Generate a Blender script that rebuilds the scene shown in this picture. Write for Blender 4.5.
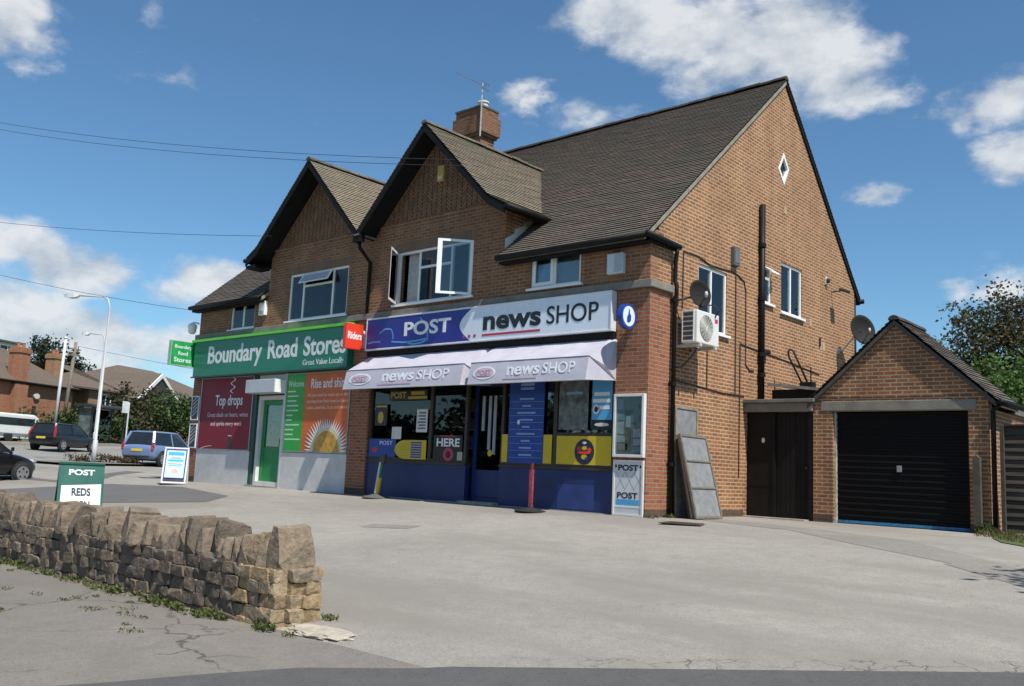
import bpy, bmesh, math, random
from mathutils import Vector, Matrix
from mathutils import noise as mnoise
random.seed(7)
R = math.radians
D = bpy.data
C = bpy.context.scene.collection
scene = bpy.context.scene
for o in list(D.objects): D.objects.remove(o, do_unlink=True)

# ------------------------------------------------------------------ camera
cam_d = D.cameras.new('camera'); cam = D.objects.new('camera', cam_d); C.objects.link(cam)
cam_d.sensor_width = 36.0; cam_d.lens = 918.1/1024*36.0
cam_d.clip_start = .1; cam_d.clip_end = 3000
def cam_axes(yaw, pitch, roll):
    f = Vector((math.sin(yaw)*math.cos(pitch), math.cos(yaw)*math.cos(pitch), math.sin(pitch)))
    r = Vector((math.cos(yaw), -math.sin(yaw), 0)); u = r.cross(f)
    return r*math.cos(roll)+u*math.sin(roll), -r*math.sin(roll)+u*math.cos(roll), f
cr, cu, cf = cam_axes(-0.73342, 0.139377, 0.045429)
CAM = Vector((9.339, -14.127, 0.605))
cam.matrix_world = Matrix(((cr.x, cu.x, -cf.x, CAM.x), (cr.y, cu.y, -cf.y, CAM.y), (cr.z, cu.z, -cf.z, CAM.z), (0, 0, 0, 1)))
scene.camera = cam

# ------------------------------------------------------------------ sun, sky, exposure
SUN = Vector((.5, -.135, .82)).normalized()
SUN_STRENGTH = 4.9
SKY_STRENGTH = 0.109
scene.view_settings.view_transform = 'Standard'; scene.view_settings.look = 'None'
scene.view_settings.gamma = 1; scene.view_settings.use_curve_mapping = False
scene.view_settings.exposure = 0.2
sl = D.lights.new('sun', 'SUN'); so = D.objects.new('sun', sl); C.objects.link(so)
sl.energy = SUN_STRENGTH; sl.angle = R(.53); sl.color = (1, .955, .88)
so.rotation_euler = SUN.to_track_quat('Z', 'Y').to_euler(); so.location = SUN*60
world = D.worlds.new('World'); scene.world = world; world.use_nodes = True
nt = world.node_tree; nt.nodes.clear()
def wn(t, **k):
    n = nt.nodes.new(t)
    for a, b in k.items(): setattr(n, a, b)
    return n
L = nt.links.new
sky = wn('ShaderNodeTexSky', sky_type='NISHITA'); sky.sun_disc = False
sky.sun_elevation = math.asin(SUN.z); sky.sun_rotation = math.atan2(SUN.x, SUN.y)
sky.air_density = 1.0; sky.dust_density = 0.0; sky.ozone_density = 5.0; sky.altitude = 60
skc = wn('ShaderNodeMix', data_type='RGBA', blend_type='MULTIPLY'); skc.inputs[0].default_value = 1; L(sky.outputs[0], skc.inputs[6]); skc.inputs[7].default_value = (.77, .98, 1.0, 1)
bg = wn('ShaderNodeBackground'); L(skc.outputs[2], bg.inputs[0]); bg.inputs[1].default_value = SKY_STRENGTH
tc = wn('ShaderNodeTexCoord')
nrm = wn('ShaderNodeVectorMath', operation='NORMALIZE'); L(tc.outputs['Generated'], nrm.inputs[0])
sq = wn('ShaderNodeVectorMath', operation='MULTIPLY'); L(nrm.outputs[0], sq.inputs[0]); sq.inputs[1].default_value = (1, 1, 1.75)
# small warp of the direction so that cloud outlines are ragged
nw = wn('ShaderNodeTexNoise'); nw.inputs['Scale'].default_value = 13; nw.inputs['Detail'].default_value = 6; nw.inputs['Roughness'].default_value = .62; L(sq.outputs[0], nw.inputs['Vector'])
wsub = wn('ShaderNodeVectorMath', operation='SUBTRACT'); L(nw.outputs['Color'], wsub.inputs[0]); wsub.inputs[1].default_value = (.5, .5, .5)
wsc = wn('ShaderNodeVectorMath', operation='SCALE'); L(wsub.outputs[0], wsc.inputs[0]); wsc.inputs['Scale'].default_value = .10
wad = wn('ShaderNodeVectorMath', operation='ADD'); L(sq.outputs[0], wad.inputs[0]); L(wsc.outputs[0], wad.inputs[1])
# clouds: azimuth (degrees clockwise from +Y), elevation, angular radius, density
CLOUDS = [(-36.5,27.8,2.81,0.9), (-33.9,27.6,3.74,1), (-30.7,26.8,4.05,1), (-27.5,25.8,4.05,1), (-24.5,24.8,3.74,1), (-22.1,23.8,3.12,1), (-20.7,22.5,2.18,0.9), (-25.7,26.5,3.74,1), (-30.6,24.3,2.18,0.75), (-39.2,27.5,1.87,0.6), (-13.9,21.5,2.49,0.95), (-12.9,21.6,2.49,0.95), (-15.7,20.8,1.75,0.75), (-13.0,18.7,2.12,0.95), (-11.5,18.5,2.49,0.95), (-20.3,17.0,1.62,0.8), (-21.3,16.8,1.12,0.6), (-19.3,17.0,1.12,0.6), (-42.2,23.1,1.5,0.75), (-41.0,22.6,1.12,0.65), (-37.6,21.8,1.75,0.5), (-35.4,22.4,1.25,0.4), (-72.8,22.7,2.37,0.95), (-73.7,22.1,2.49,0.95), (-70.7,20.7,1.25,0.55), (-69.8,23.6,1.25,0.3), (-65.3,25.1,1.37,0.4), (-63.9,21.8,1.25,0.4), (-65.3,22.9,0.75,0.25), (-71.2,11.1,2.49,0.95), (-69.6,10.4,2.62,1), (-67.0,10.7,2.12,0.95), (-72.4,11.2,2.49,1), (-68.3,10.1,2.49,0.95), (-66.0,10.6,1.25,0.8), (-63.9,9.1,1.5,0.6), (-61.2,10.5,2.37,1), (-59.5,10.6,2.49,1), (-58.0,10.2,2.12,0.9), (-62.6,9.4,1.87,0.7), (-70.5,7.1,3.74,1), (-68.4,6.7,3.12,1), (-72.4,7.4,3.74,1), (-66.4,6.7,2.81,0.95), (-64.7,6.3,2.81,0.85), (-62.3,6.2,2.81,0.8), (-60.9,6.9,2.49,0.7), (-69.7,4.9,3.12,0.9), (-66.7,4.6,2.81,0.8), (-68.6,8.4,1.87,0.7), (-13.4,11.3,1.62,0.75), (-12.7,11.1,1.25,0.7), (-15.7,11.6,1.25,0.5), (-17.0,7.9,1.12,0.4), (-49.1,8.4,3.74,0.9), (-55.3,9.8,3.12,0.9), (-52,52,6,1), (-95,16,7,1), (-105,9,6,1), (-110,30,8,1), (8,14,6,1), (25,24,7,1), (50,12,9,1), (90,20,8,1), (120,30,8,1), (160,25,9,1), (-130,18,9,1), (-150,35,8,1), (-160,12,8,1), (60,40,8,1), (175,12,8,1), (140,10,7,1)]
prev = None
for az, el, rad, den in CLOUDS:
    a, e = R(az), R(el)
    v = Vector((math.sin(a)*math.cos(e), math.cos(a)*math.cos(e), math.sin(e)))
    dn = wn('ShaderNodeVectorMath', operation='DISTANCE'); L(wad.outputs[0], dn.inputs[0]); dn.inputs[1].default_value = (v.x, v.y, v.z*1.75)
    mr = wn('ShaderNodeMapRange'); L(dn.outputs['Value'], mr.inputs[0])
    mr.inputs[1].default_value = 0; mr.inputs[2].default_value = R(rad)*1.5; mr.inputs[3].default_value = den; mr.inputs[4].default_value = 0
    if prev is None: prev = mr.outputs[0]
    else:
        mx = wn('ShaderNodeMath', operation='MAXIMUM'); L(prev, mx.inputs[0]); L(mr.outputs[0], mx.inputs[1]); prev = mx.outputs[0]
fb = wn('ShaderNodeTexNoise'); fb.inputs['Scale'].default_value = 15; fb.inputs['Detail'].default_value = 8; fb.inputs['Roughness'].default_value = .56; L(sq.outputs[0], fb.inputs['Vector'])
f1 = wn('ShaderNodeMath', operation='MULTIPLY_ADD'); L(fb.outputs['Fac'], f1.inputs[0]); f1.inputs[1].default_value = .95; f1.inputs[2].default_value = -.475
dsum = wn('ShaderNodeMath', operation='ADD'); L(prev, dsum.inputs[0]); L(f1.outputs[0], dsum.inputs[1])
alp = wn('ShaderNodeMapRange', interpolation_type='SMOOTHSTEP'); L(dsum.outputs[0], alp.inputs[0])
alp.inputs[1].default_value = .14; alp.inputs[2].default_value = .72; alp.inputs[3].default_value = 0; alp.inputs[4].default_value = .90
cmr = wn('ShaderNodeMapRange'); L(fb.outputs['Fac'], cmr.inputs[0]); cmr.inputs[1].default_value = .35; cmr.inputs[2].default_value = .6; cmr.inputs[3].default_value = 0; cmr.inputs[4].default_value = 1
cmx = wn('ShaderNodeMix', data_type='RGBA'); L(cmr.outputs[0], cmx.inputs[0]); cmx.inputs[6].default_value = (.46, .53, .62, 1); cmx.inputs[7].default_value = (.86, .88, .90, 1)
bgc = wn('ShaderNodeBackground'); L(cmx.outputs[2], bgc.inputs[0]); bgc.inputs[1].default_value = .82
mixs = wn('ShaderNodeMixShader'); L(alp.outputs[0], mixs.inputs[0]); L(bg.outputs[0], mixs.inputs[1]); L(bgc.outputs[0], mixs.inputs[2])
wo = wn('ShaderNodeOutputWorld'); L(mixs.outputs[0], wo.inputs[0])

# ------------------------------------------------------------------ material helpers
class NT:
    def __init__(s, name):
        s.m = D.materials.new(name); s.m.use_nodes = True
        s.t = s.m.node_tree; s.t.nodes.clear()
        s.out = s.n('ShaderNodeOutputMaterial')
        s.b = s.n('ShaderNodeBsdfPrincipled'); s.t.links.new(s.b.outputs[0], s.out.inputs[0])
    def n(s, t, **k):
        n = s.t.nodes.new(t)
        for a, b in k.items(): setattr(n, a, b)
        return n
    def l(s, a, b): s.t.links.new(a, b)
    def set(s, **k):
        for a, v in k.items():
            i = s.b.inputs[a.replace('_', ' ')]
            if hasattr(v, 'type') and hasattr(v, 'is_linked'): s.l(v, i)
            else: i.default_value = v
    def pos(s): return s.n('ShaderNodeNewGeometry').outputs['Position']
    def obj(s): return s.n('ShaderNodeTexCoord').outputs['Object']
    def noise(s, vec, scale, detail=4, rough=.55):
        n = s.n('ShaderNodeTexNoise'); n.inputs['Scale'].default_value = scale; n.inputs['Detail'].default_value = detail; n.inputs['Roughness'].default_value = rough
        if vec is not None: s.l(vec, n.inputs['Vector'])
        return n.outputs['Fac']
    def ramp(s, fac, stops):
        r = s.n('ShaderNodeValToRGB'); e = r.color_ramp.elements
        while len(e) < len(stops): e.new(.5)
        for i, (p, c) in enumerate(stops):
            e[i].position = p; e[i].color = (c[0], c[1], c[2], 1) if hasattr(c, '__len__') else (c, c, c, 1)
        s.l(fac, r.inputs[0]); return r.outputs[0]
    def mix(s, fac, a, b, blend='MIX'):
        m = s.n('ShaderNodeMix', data_type='RGBA', blend_type=blend)
        for i, v in ((0, fac), (6, a), (7, b)):
            if hasattr(v, 'is_linked'): s.l(v, m.inputs[i])
            elif i == 0: m.inputs[0].default_value = v
            else: m.inputs[i].default_value = (v[0], v[1], v[2], 1)
        return m.outputs[2]
    def math(s, op, a, b=0.0, c=None):
        m = s.n('ShaderNodeMath', operation=op)
        for i, v in enumerate((a, b, c)):
            if v is None: continue
            if hasattr(v, 'is_linked'): s.l(v, m.inputs[i])
            else: m.inputs[i].default_value = v
        return m.outputs[0]
    def bump(s, h, dist=.01, strength=1.0):
        b = s.n('ShaderNodeBump'); b.inputs['Distance'].default_value = dist; b.inputs['Strength'].default_value = strength
        s.l(h, b.inputs['Height']); s.l(b.outputs[0], s.b.inputs['Normal'])

_plain = {}
def plain(name, col, rough=.55, var=.18, scale=3.0, metal=0.0, bump=0.0, dirt=None, coord='pos'):
    """paint-like procedural surface: colour mottled by noise, small roughness changes"""
    if name in _plain: return _plain[name]
    s = NT(name); p = s.pos() if coord == 'pos' else s.obj()
    n = s.noise(p, scale, 5, .6)
    lo = [c*(1-var) for c in col]; hi = [min(1, c*(1+var)) for c in col]
    c = s.ramp(n, [(.3, lo), (.7, hi)])
    if dirt:
        d = s.ramp(s.noise(p, scale*2.7, 6, .7), [(.5, 0), (.75, 1)])
        c = s.mix(s.math('MULTIPLY', d, dirt[3]), c, dirt[:3])
    s.set(Base_Color=c, Metallic=metal)
    s.l(s.ramp(n, [(.3, max(0, rough-.08)), (.7, min(1, rough+.08))]), s.b.inputs['Roughness'])
    if bump: s.bump(s.noise(p, 60, 3), bump)
    _plain[name] = s.m; return s.m

def wallcoords(s):
    """metres along the wall and up, whichever way the wall faces"""
    g = s.n('ShaderNodeNewGeometry'); sp = s.n('ShaderNodeSeparateXYZ'); s.l(g.outputs['Position'], sp.inputs[0])
    sn = s.n('ShaderNodeSeparateXYZ'); s.l(g.outputs['True Normal'], sn.inputs[0])
    ax = s.math('ABSOLUTE', sn.outputs[0]); side = s.math('GREATER_THAN', ax, .5)
    u = s.math('ADD', s.math('MULTIPLY', side, sp.outputs[1]), s.math('MULTIPLY', s.math('SUBTRACT', 1.0, side), sp.outputs[0]))
    return u, sp.outputs[2], g.outputs['Position']
def brick(name, c1, c2, mortar, blotch=.35, local=False, msize=.011):
    s = NT(name)
    u, z, p = wallcoords(s)
    cx = s.n('ShaderNodeCombineXYZ'); s.l(u, cx.inputs[0]); s.l(z, cx.inputs[1])
    bt = s.n('ShaderNodeTexBrick'); s.l(cx.outputs[0], bt.inputs['Vector'])
    bt.inputs['Scale'].default_value = 1; bt.inputs['Brick Width'].default_value = .225; bt.inputs['Row Height'].default_value = .075
    bt.inputs['Mortar Size'].default_value = msize; bt.inputs['Mortar Smooth'].default_value = .25; bt.inputs['Bias'].default_value = -.1
    bt.inputs['Color1'].default_value = (*c1, 1); bt.inputs['Color2'].default_value = (*c2, 1); bt.inputs['Mortar'].default_value = (*mortar, 1)
    # per-brick odd dark/red bricks, from a second set of bricks' random value
    bt2 = s.n('ShaderNodeTexBrick'); s.l(cx.outputs[0], bt2.inputs['Vector'])
    for k, v in (('Scale', 1), ('Brick Width', .225), ('Row Height', .075), ('Mortar Size', 0), ('Bias', 0)): bt2.inputs[k].default_value = v
    bt2.inputs['Color1'].default_value = (0, 0, 0, 1); bt2.inputs['Color2'].default_value = (1, 1, 1, 1); bt2.inputs['Mortar'].default_value = (.5, .5, .5, 1)
    n = s.noise(p, 1.3, 5, .65); n2 = s.noise(p, 17, 4, .6)
    c = s.mix(s.ramp(n, [(.35, 0), (.72, 1)]), bt.outputs['Color'], [x*(1-blotch) for x in c1], 'MIX')
    c = s.mix(blotch, bt.outputs['Color'], c)
    rnd = s.ramp(bt2.outputs['Color'], [(.78, 0), (.92, 1)])
    notm = s.math('SUBTRACT', 1.0, bt.outputs['Fac'])
    c = s.mix(s.math('MULTIPLY', s.math('MULTIPLY', rnd, notm), .45), c, (c1[0]*.42, c1[1]*.36, c1[2]*.36))
    rnd2 = s.ramp(bt2.outputs['Color'], [(.06, 1), (.16, 0)])
    c = s.mix(s.math('MULTIPLY', s.math('MULTIPLY', rnd2, notm), .5), c, (min(1, c2[0]*1.25), c2[1]*1.15, c2[2]*1.1))
    streak = s.n('ShaderNodeMapping'); streak.inputs['Scale'].default_value = (2.2, 2.2, .22); s.l(p, streak.inputs['Vector'])
    c = s.mix(.55, c, s.ramp(s.noise(streak.outputs[0], 1.0, 6, .62), [(.34, .62), (.55, 1.0)]), 'MULTIPLY')
    c = s.mix(.5, c, s.ramp(n2, [(.25, .6), (.7, 1.0)]), 'MULTIPLY')
    s.set(Base_Color=c, Roughness=.9)
    h = s.math('ADD', s.math('MULTIPLY', notm, .8), s.math('MULTIPLY', n2, .35))
    s.bump(h, .012)
    return s.m
def tile_mat(name, c1, c2, lichen):
    s = NT(name); uv = s.n('ShaderNodeUVMap').outputs[0]; p = s.pos()
    bt = s.n('ShaderNodeTexBrick'); s.l(uv, bt.inputs['Vector'])
    for k, v in (('Scale', 1), ('Brick Width', .165), ('Row Height', .1), ('Mortar Size', .005), ('Mortar Smooth', .1), ('Bias', 0)): bt.inputs[k].default_value = v
    bt.inputs['Color1'].default_value = (*c1, 1); bt.inputs['Color2'].default_value = (*c2, 1); bt.inputs['Mortar'].default_value = (c1[0]*.3, c1[1]*.3, c1[2]*.3, 1)
    n = s.noise(p, .9, 6, .65); n2 = s.noise(p, 25, 3)
    c = s.mix(s.math('MULTIPLY', s.ramp(n, [(.42, 0), (.62, 1)]), .75), bt.outputs['Color'], lichen)
    c = s.mix(.55, c, s.ramp(n2, [(.2, .4), (.8, 1.0)]), 'MULTIPLY')
    s.set(Base_Color=c, Roughness=.85)
    s.bump(s.math('ADD', s.math('SUBTRACT', 1.0, bt.outputs['Fac']), s.math('MULTIPLY', n2, .3)), .008)
    return s.m
def asphalt(name, base, speck=.5, patch=None, cracks=0.0, cs=.75, cw=.011):
    s = NT(name); p = s.pos()
    n1 = s.noise(p, .22, 6, .6); n2 = s.noise(p, 90, 3, .7); n3 = s.noise(p, 3.5, 5, .65)
    v = s.n('ShaderNodeTexVoronoi'); v.inputs['Scale'].default_value = 70; s.l(p, v.inputs['Vector'])
    c = s.ramp(n1, [(.3, [b*.84 for b in base]), (.7, [b*1.12 for b in base])])
    c = s.mix(.8, c, s.ramp(n3, [(.25, .8), (.75, 1.0)]), 'MULTIPLY')
    c = s.mix(speck, c, s.ramp(n2, [(.3, .5), (.62, 1.0)]), 'MULTIPLY')
    c = s.mix(s.math('MULTIPLY', s.math('LESS_THAN', v.outputs['Distance'], .16), .35), c, [min(1, b*1.5) for b in base])
    c = s.mix(.75, c, s.ramp(s.noise(p, 30, 5, .9), [(.36, .55), (.48, .95), (.65, 1.0)]), 'MULTIPLY')
    c = s.mix(.5, c, s.ramp(s.noise(p, 9, 5, .75), [(.30, .74), (.5, 1.0)]), 'MULTIPLY')
    if patch:
        # damp/oily stains and tyre wear with outlines of their own
        mp = s.n('ShaderNodeMapping'); mp.inputs['Scale'].default_value = (.28, 1.0, 1); mp.inputs['Rotation'].default_value = (0, 0, R(12)); s.l(p, mp.inputs['Vector'])
        q = s.ramp(s.noise(mp.outputs[0], .55, 7, .62), [(.47, 0), (.60, 1)])
        c = s.mix(s.math('MULTIPLY', q, patch[3]), c, patch[:3])
    if cracks:
        vv = s.n('ShaderNodeTexVoronoi', feature='DISTANCE_TO_EDGE'); vv.inputs['Scale'].default_value = cs
        wv = s.n('ShaderNodeVectorMath', operation='ADD'); s.l(p, wv.inputs[0])
        nn = s.n('ShaderNodeTexNoise'); nn.inputs['Scale'].default_value = 3; nn.inputs['Detail'].default_value = 6; s.l(p, nn.inputs['Vector'])
        sc = s.n('ShaderNodeVectorMath', operation='SCALE'); s.l(nn.outputs['Color'], sc.inputs[0]); sc.inputs['Scale'].default_value = .5; s.l(sc.outputs[0], wv.inputs[1])
        s.l(wv.outputs[0], vv.inputs['Vector'])
        k = s.math('LESS_THAN', vv.outputs['Distance'], cw)
        k = s.math('MULTIPLY', k, s.ramp(s.noise(p, .5, 3), [(.46, 0), (.56, 1)]))
        c = s.mix(s.math('MULTIPLY', k, cracks), c, [b*.25 for b in base])
    s.set(Base_Color=c, Roughness=.92)
    s.bump(s.math('ADD', n2, s.math('MULTIPLY', n3, .6)), .006)
    return s.m
def glass_mat(name, refl=1.0):
    s = NT(name); s.t.nodes.remove(s.b)
    fr = s.n('ShaderNodeFresnel'); fr.inputs['IOR'].default_value = 1.5
    tr = s.n('ShaderNodeBsdfTransparent'); tr.inputs[0].default_value = (.78, .83, .84, 1)
    gl = s.n('ShaderNodeBsdfGlossy'); gl.inputs['Roughness'].default_value = .015
    geo = s.n('ShaderNodeNewGeometry')
    nn = s.n('ShaderNodeTexNoise'); nn.inputs['Scale'].default_value = .9; nn.inputs['Detail'].default_value = 0; s.l(geo.outputs['Position'], nn.inputs['Vector'])
    bp = s.n('ShaderNodeBump'); bp.inputs['Distance'].default_value = .004; s.l(nn.outputs['Fac'], bp.inputs['Height']); s.l(bp.outputs[0], gl.inputs['Normal'])
    f2 = s.math('MULTIPLY_ADD', fr.outputs[0], 1.15*refl, .02*refl)
    mx = s.n('ShaderNodeMixShader'); s.l(f2, mx.inputs[0]); s.l(tr.outputs[0], mx.inputs[1]); s.l(gl.outputs[0], mx.inputs[2])
    s.l(mx.outputs[0], s.out.inputs[0]); return s.m
def tint_mat(name, stops, rough=.7, attr='tint', fine=20, bump=.0, transl=0.0, moss=None):
    """colour picked per piece from a stored random number, then mottled"""
    s = NT(name); a = s.n('ShaderNodeAttribute', attribute_name=attr); p = s.pos()
    n = s.noise(p, fine, 5, .65)
    c = s.ramp(a.outputs['Fac'], stops)
    c = s.mix(.75, c, s.ramp(n, [(.25, .35), (.7, 1.0)]), 'MULTIPLY')
    if moss:
        q = s.ramp(s.noise(p, 5, 6, .7), [(.5, 0), (.66, 1)])
        c = s.mix(s.math('MULTIPLY', q, moss[3]), c, moss[:3])
    s.set(Base_Color=c, Roughness=rough)
    if transl:
        td = s.n('ShaderNodeBsdfTranslucent'); s.l(c, td.inputs[0])
        mx = s.n('ShaderNodeMixShader'); mx.inputs[0].default_value = transl
        s.l(s.b.outputs[0], mx.inputs[1]); s.l(td.outputs[0], mx.inputs[2]); s.l(mx.outputs[0], s.out.inputs[0])
    if bump: s.bump(n, bump)
    return s.m

# ------------------------------------------------------------------ mesh helpers
LOC = {}
class M:
    def __init__(s): s.v = []; s.f = []; s.uv = []; s.tint = []; s.hasuv = False
    def add(s, vs, fs, tint=None):
        o = len(s.v); s.v += [tuple(p) for p in vs]; s.f += [tuple(i+o for i in f) for f in fs]
        s.tint += [tint if tint is not None else .5]*len(fs); return s
    def box(s, x0, x1, y0, y1, z0, z1, tint=None):
        x0, x1 = sorted((x0, x1)); y0, y1 = sorted((y0, y1)); z0, z1 = sorted((z0, z1))
        return s.add([(x0,y0,z0),(x1,y0,z0),(x1,y1,z0),(x0,y1,z0),(x0,y0,z1),(x1,y0,z1),(x1,y1,z1),(x0,y1,z1)],
                     [(3,2,1,0),(4,5,6,7),(0,1,5,4),(1,2,6,5),(2,3,7,6),(3,0,4,7)], tint)
    def prism(s, poly, axis, a, b):
        n = len(poly)
        if axis == 'y': f = lambda p, t: (p[0], t, p[1])
        elif axis == 'x': f = lambda p, t: (t, p[0], p[1])
        else: f = lambda p, t: (p[0], p[1], t)
        return s.add([f(p, a) for p in poly]+[f(p, b) for p in poly],
                     [tuple(range(n)), tuple(range(2*n-1, n-1, -1))]+[(i, (i+1) % n, n+(i+1) % n, n+i) for i in range(n)])
    def tube(s, pts, r, n=8, cap=True, tint=None):
        pts = [Vector(p) for p in pts]; k = len(pts); rs = r if hasattr(r, '__len__') else [r]*k
        vs = []; up = None
        for i, p in enumerate(pts):
            t = (pts[min(i+1, k-1)]-pts[max(i-1, 0)]).normalized()
            if up is None: up = Vector((0, 0, 1)) if abs(t.z) < .9 else Vector((1, 0, 0))
            a = t.cross(up).normalized(); b = a.cross(t).normalized(); up = b
            for j in range(n):
                q = 2*math.pi*j/n; vs.append(p+(a*math.cos(q)+b*math.sin(q))*rs[i])
        fs = [(i*n+j, i*n+(j+1) % n, (i+1)*n+(j+1) % n, (i+1)*n+j) for i in range(k-1) for j in range(n)]
        if cap: fs += [tuple(range(n-1, -1, -1)), tuple(range((k-1)*n, k*n))]
        return s.add(vs, fs, tint)
    def lathe(s, prof, c=(0, 0, 0), n=20, axis='z'):
        vs = []; k = len(prof)
        for r, h in prof:
            for j in range(n):
                q = 2*math.pi*j/n; a, b = r*math.cos(q), r*math.sin(q)
                p = (a, b, h) if axis == 'z' else ((h, a, b) if axis == 'x' else (a, h, b))
                vs.append((p[0]+c[0], p[1]+c[1], p[2]+c[2]))
        fs = [(i*n+j, i*n+(j+1) % n, (i+1)*n+(j+1) % n, (i+1)*n+j) for i in range(k-1) for j in range(n)]
        fs += [tuple(range(n-1, -1, -1)), tuple(range((k-1)*n, k*n))]
        return s.add(vs, fs)
    def map(s, f): s.v = [tuple(f(*p)) for p in s.v]; return s
    def build(s, name, mat, parent=None, smooth=False, bevel=0, fix=True, tint=False):
        vs = [Vector(p) for p in s.v]
        lo = Vector([min(p[i] for p in vs) for i in range(3)]); hi = Vector([max(p[i] for p in vs) for i in range(3)])
        c = (lo+hi)/2
        if parent is None: c.z = lo.z
        me = D.meshes.new(name); me.from_pydata([p-c for p in vs], [], s.f)
        if s.uv and len(s.uv) == len(s.v):
            ul = me.uv_layers.new(name='UVMap')
            for lp in me.loops: ul.data[lp.index].uv = s.uv[lp.vertex_index]
        if fix:
            bm = bmesh.new(); bm.from_mesh(me); bmesh.ops.recalc_face_normals(bm, faces=bm.faces[:]); bm.to_mesh(me); bm.free()
        if tint:
            at = me.attributes.new('tint', 'FLOAT', 'FACE'); at.data.foreach_set('value', s.tint)
        me.materials.append(mat)
        if smooth: me.polygons.foreach_set('use_smooth', [True]*len(me.polygons))
        me.update()
        o = D.objects.new(name, me); C.objects.link(o)
        if bevel:
            b = o.modifiers.new('bevel', 'BEVEL'); b.width = bevel; b.segments = 2; b.limit_method = 'ANGLE'; b.angle_limit = R(40); b.harden_normals = False
        LOC[o.name] = c.copy()
        if parent is not None:
            o.parent = parent; o.location = c-LOC[parent.name]
        else: o.location = c
        return o
def tag(o, label, cat, group=None, kind=None):
    o['label'] = label
    if cat: o['category'] = cat
    if group: o['group'] = group
    if kind: o['kind'] = kind
    return o
def thing(name, label, cat, loc, rotz=0, group=None):
    o = D.objects.new(name, None); C.objects.link(o); o.empty_display_size = .2
    o.location = loc; o.rotation_euler = (0, 0, rotz)
    LOC[o.name] = Vector((0, 0, 0)) if rotz or rotz is None else Vector(loc)
    return tag(o, label, cat, group)
def local_thing(name, label, cat, loc, rotz=0, group=None):
    o = thing(name, label, cat, loc, rotz, group); LOC[o.name] = Vector((0, 0, 0)); return o
def structure(o): o['kind'] = 'structure'; return o
def cut(o, boxes):
    m = M()
    for b in boxes:
        if len(b) == 6: m.box(*b)
        else: m.prism(*b)
    c = m.build('cutter', o.data.materials[0])
    md = o.modifiers.new('cut', 'BOOLEAN'); md.object = c; md.operation = 'DIFFERENCE'; md.solver = 'EXACT'
    bpy.context.view_layer.update()
    dg = bpy.context.evaluated_depsgraph_get()
    me = D.meshes.new_from_object(o.evaluated_get(dg), preserve_all_data_layers=True, depsgraph=dg)
    o.modifiers.clear(); o.data = me
    D.objects.remove(c, do_unlink=True)
def front(y0): return lambda u, v, w: (u, y0-w, v)       # a surface that faces -Y: along X, up, outward
def side(x0): return lambda u, v, w: (x0+w, u, v)        # a surface that faces +X: along Y, up, outward
def text(body, fr, u0, u1, v0, v1, mat, parent, w=.004, bold=0.0, shear=0.0, name='lettering', keep=False):
    cu_ = D.curves.new('t', 'FONT'); cu_.body = body; cu_.size = 1; cu_.offset = bold; cu_.shear = shear; cu_.resolution_u = 4
    cu_.extrude = .001
    t = D.objects.new('t', cu_); C.objects.link(t); bpy.context.view_layer.update()
    dg = bpy.context.evaluated_depsgraph_get(); me = D.meshes.new_from_object(t.evaluated_get(dg), depsgraph=dg)
    vs = [v.co.copy() for v in me.vertices]; fs = [tuple(p.vertices) for p in me.polygons]
    D.objects.remove(t, do_unlink=True)
    x0 = min(v.x for v in vs); x1 = max(v.x for v in vs); y0 = min(v.y for v in vs); y1 = max(v.y for v in vs)
    m = M(); m.add([(u0+(v.x-x0)/(x1-x0)*(u1-u0), v0+(v.y-y0)/(y1-y0)*(v1-v0), w if v.z > 0 else -.0005) for v in vs], fs)
    m.map(fr); return m.build(name, mat, parent)
def flat(poly, fr, w0, w1, name, mat, parent):
    """a thin plate with the given outline on the surface fr"""
    m = M(); n = len(poly)
    m.add([(p[0], p[1], w0) for p in poly]+[(p[0], p[1], w1) for p in poly],
          [tuple(range(n)), tuple(range(2*n-1, n-1, -1))]+[(i, (i+1) % n, n+(i+1) % n, n+i) for i in range(n)])
    return m.map(fr).build(name, mat, parent)
def rect(u0, u1, v0, v1): return [(u0, v0), (u1, v0), (u1, v1), (u0, v1)]
def oval(cu, cv, ru, rv, n=28): return [(cu+ru*math.cos(2*math.pi*i/n), cv+rv*math.sin(2*math.pi*i/n)) for i in range(n)]
def pbox(m, fr, u0, u1, v0, v1, w0, w1):
    b = M().box(u0, u1, v0, v1, w0, w1).map(fr); m.add(b.v, b.f); return m
def rim(fr, u0, u1, v0, v1, t, w0, w1):
    m = M()
    pbox(m, fr, u0, u1, v0, v0+t, w0, w1); pbox(m, fr, u0, u1, v1-t, v1, w0, w1)
    pbox(m, fr, u0, u0+t, v0+t, v1-t, w0, w1); pbox(m, fr, u1-t, u1, v0+t, v1-t, w0, w1)
    return m

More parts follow.
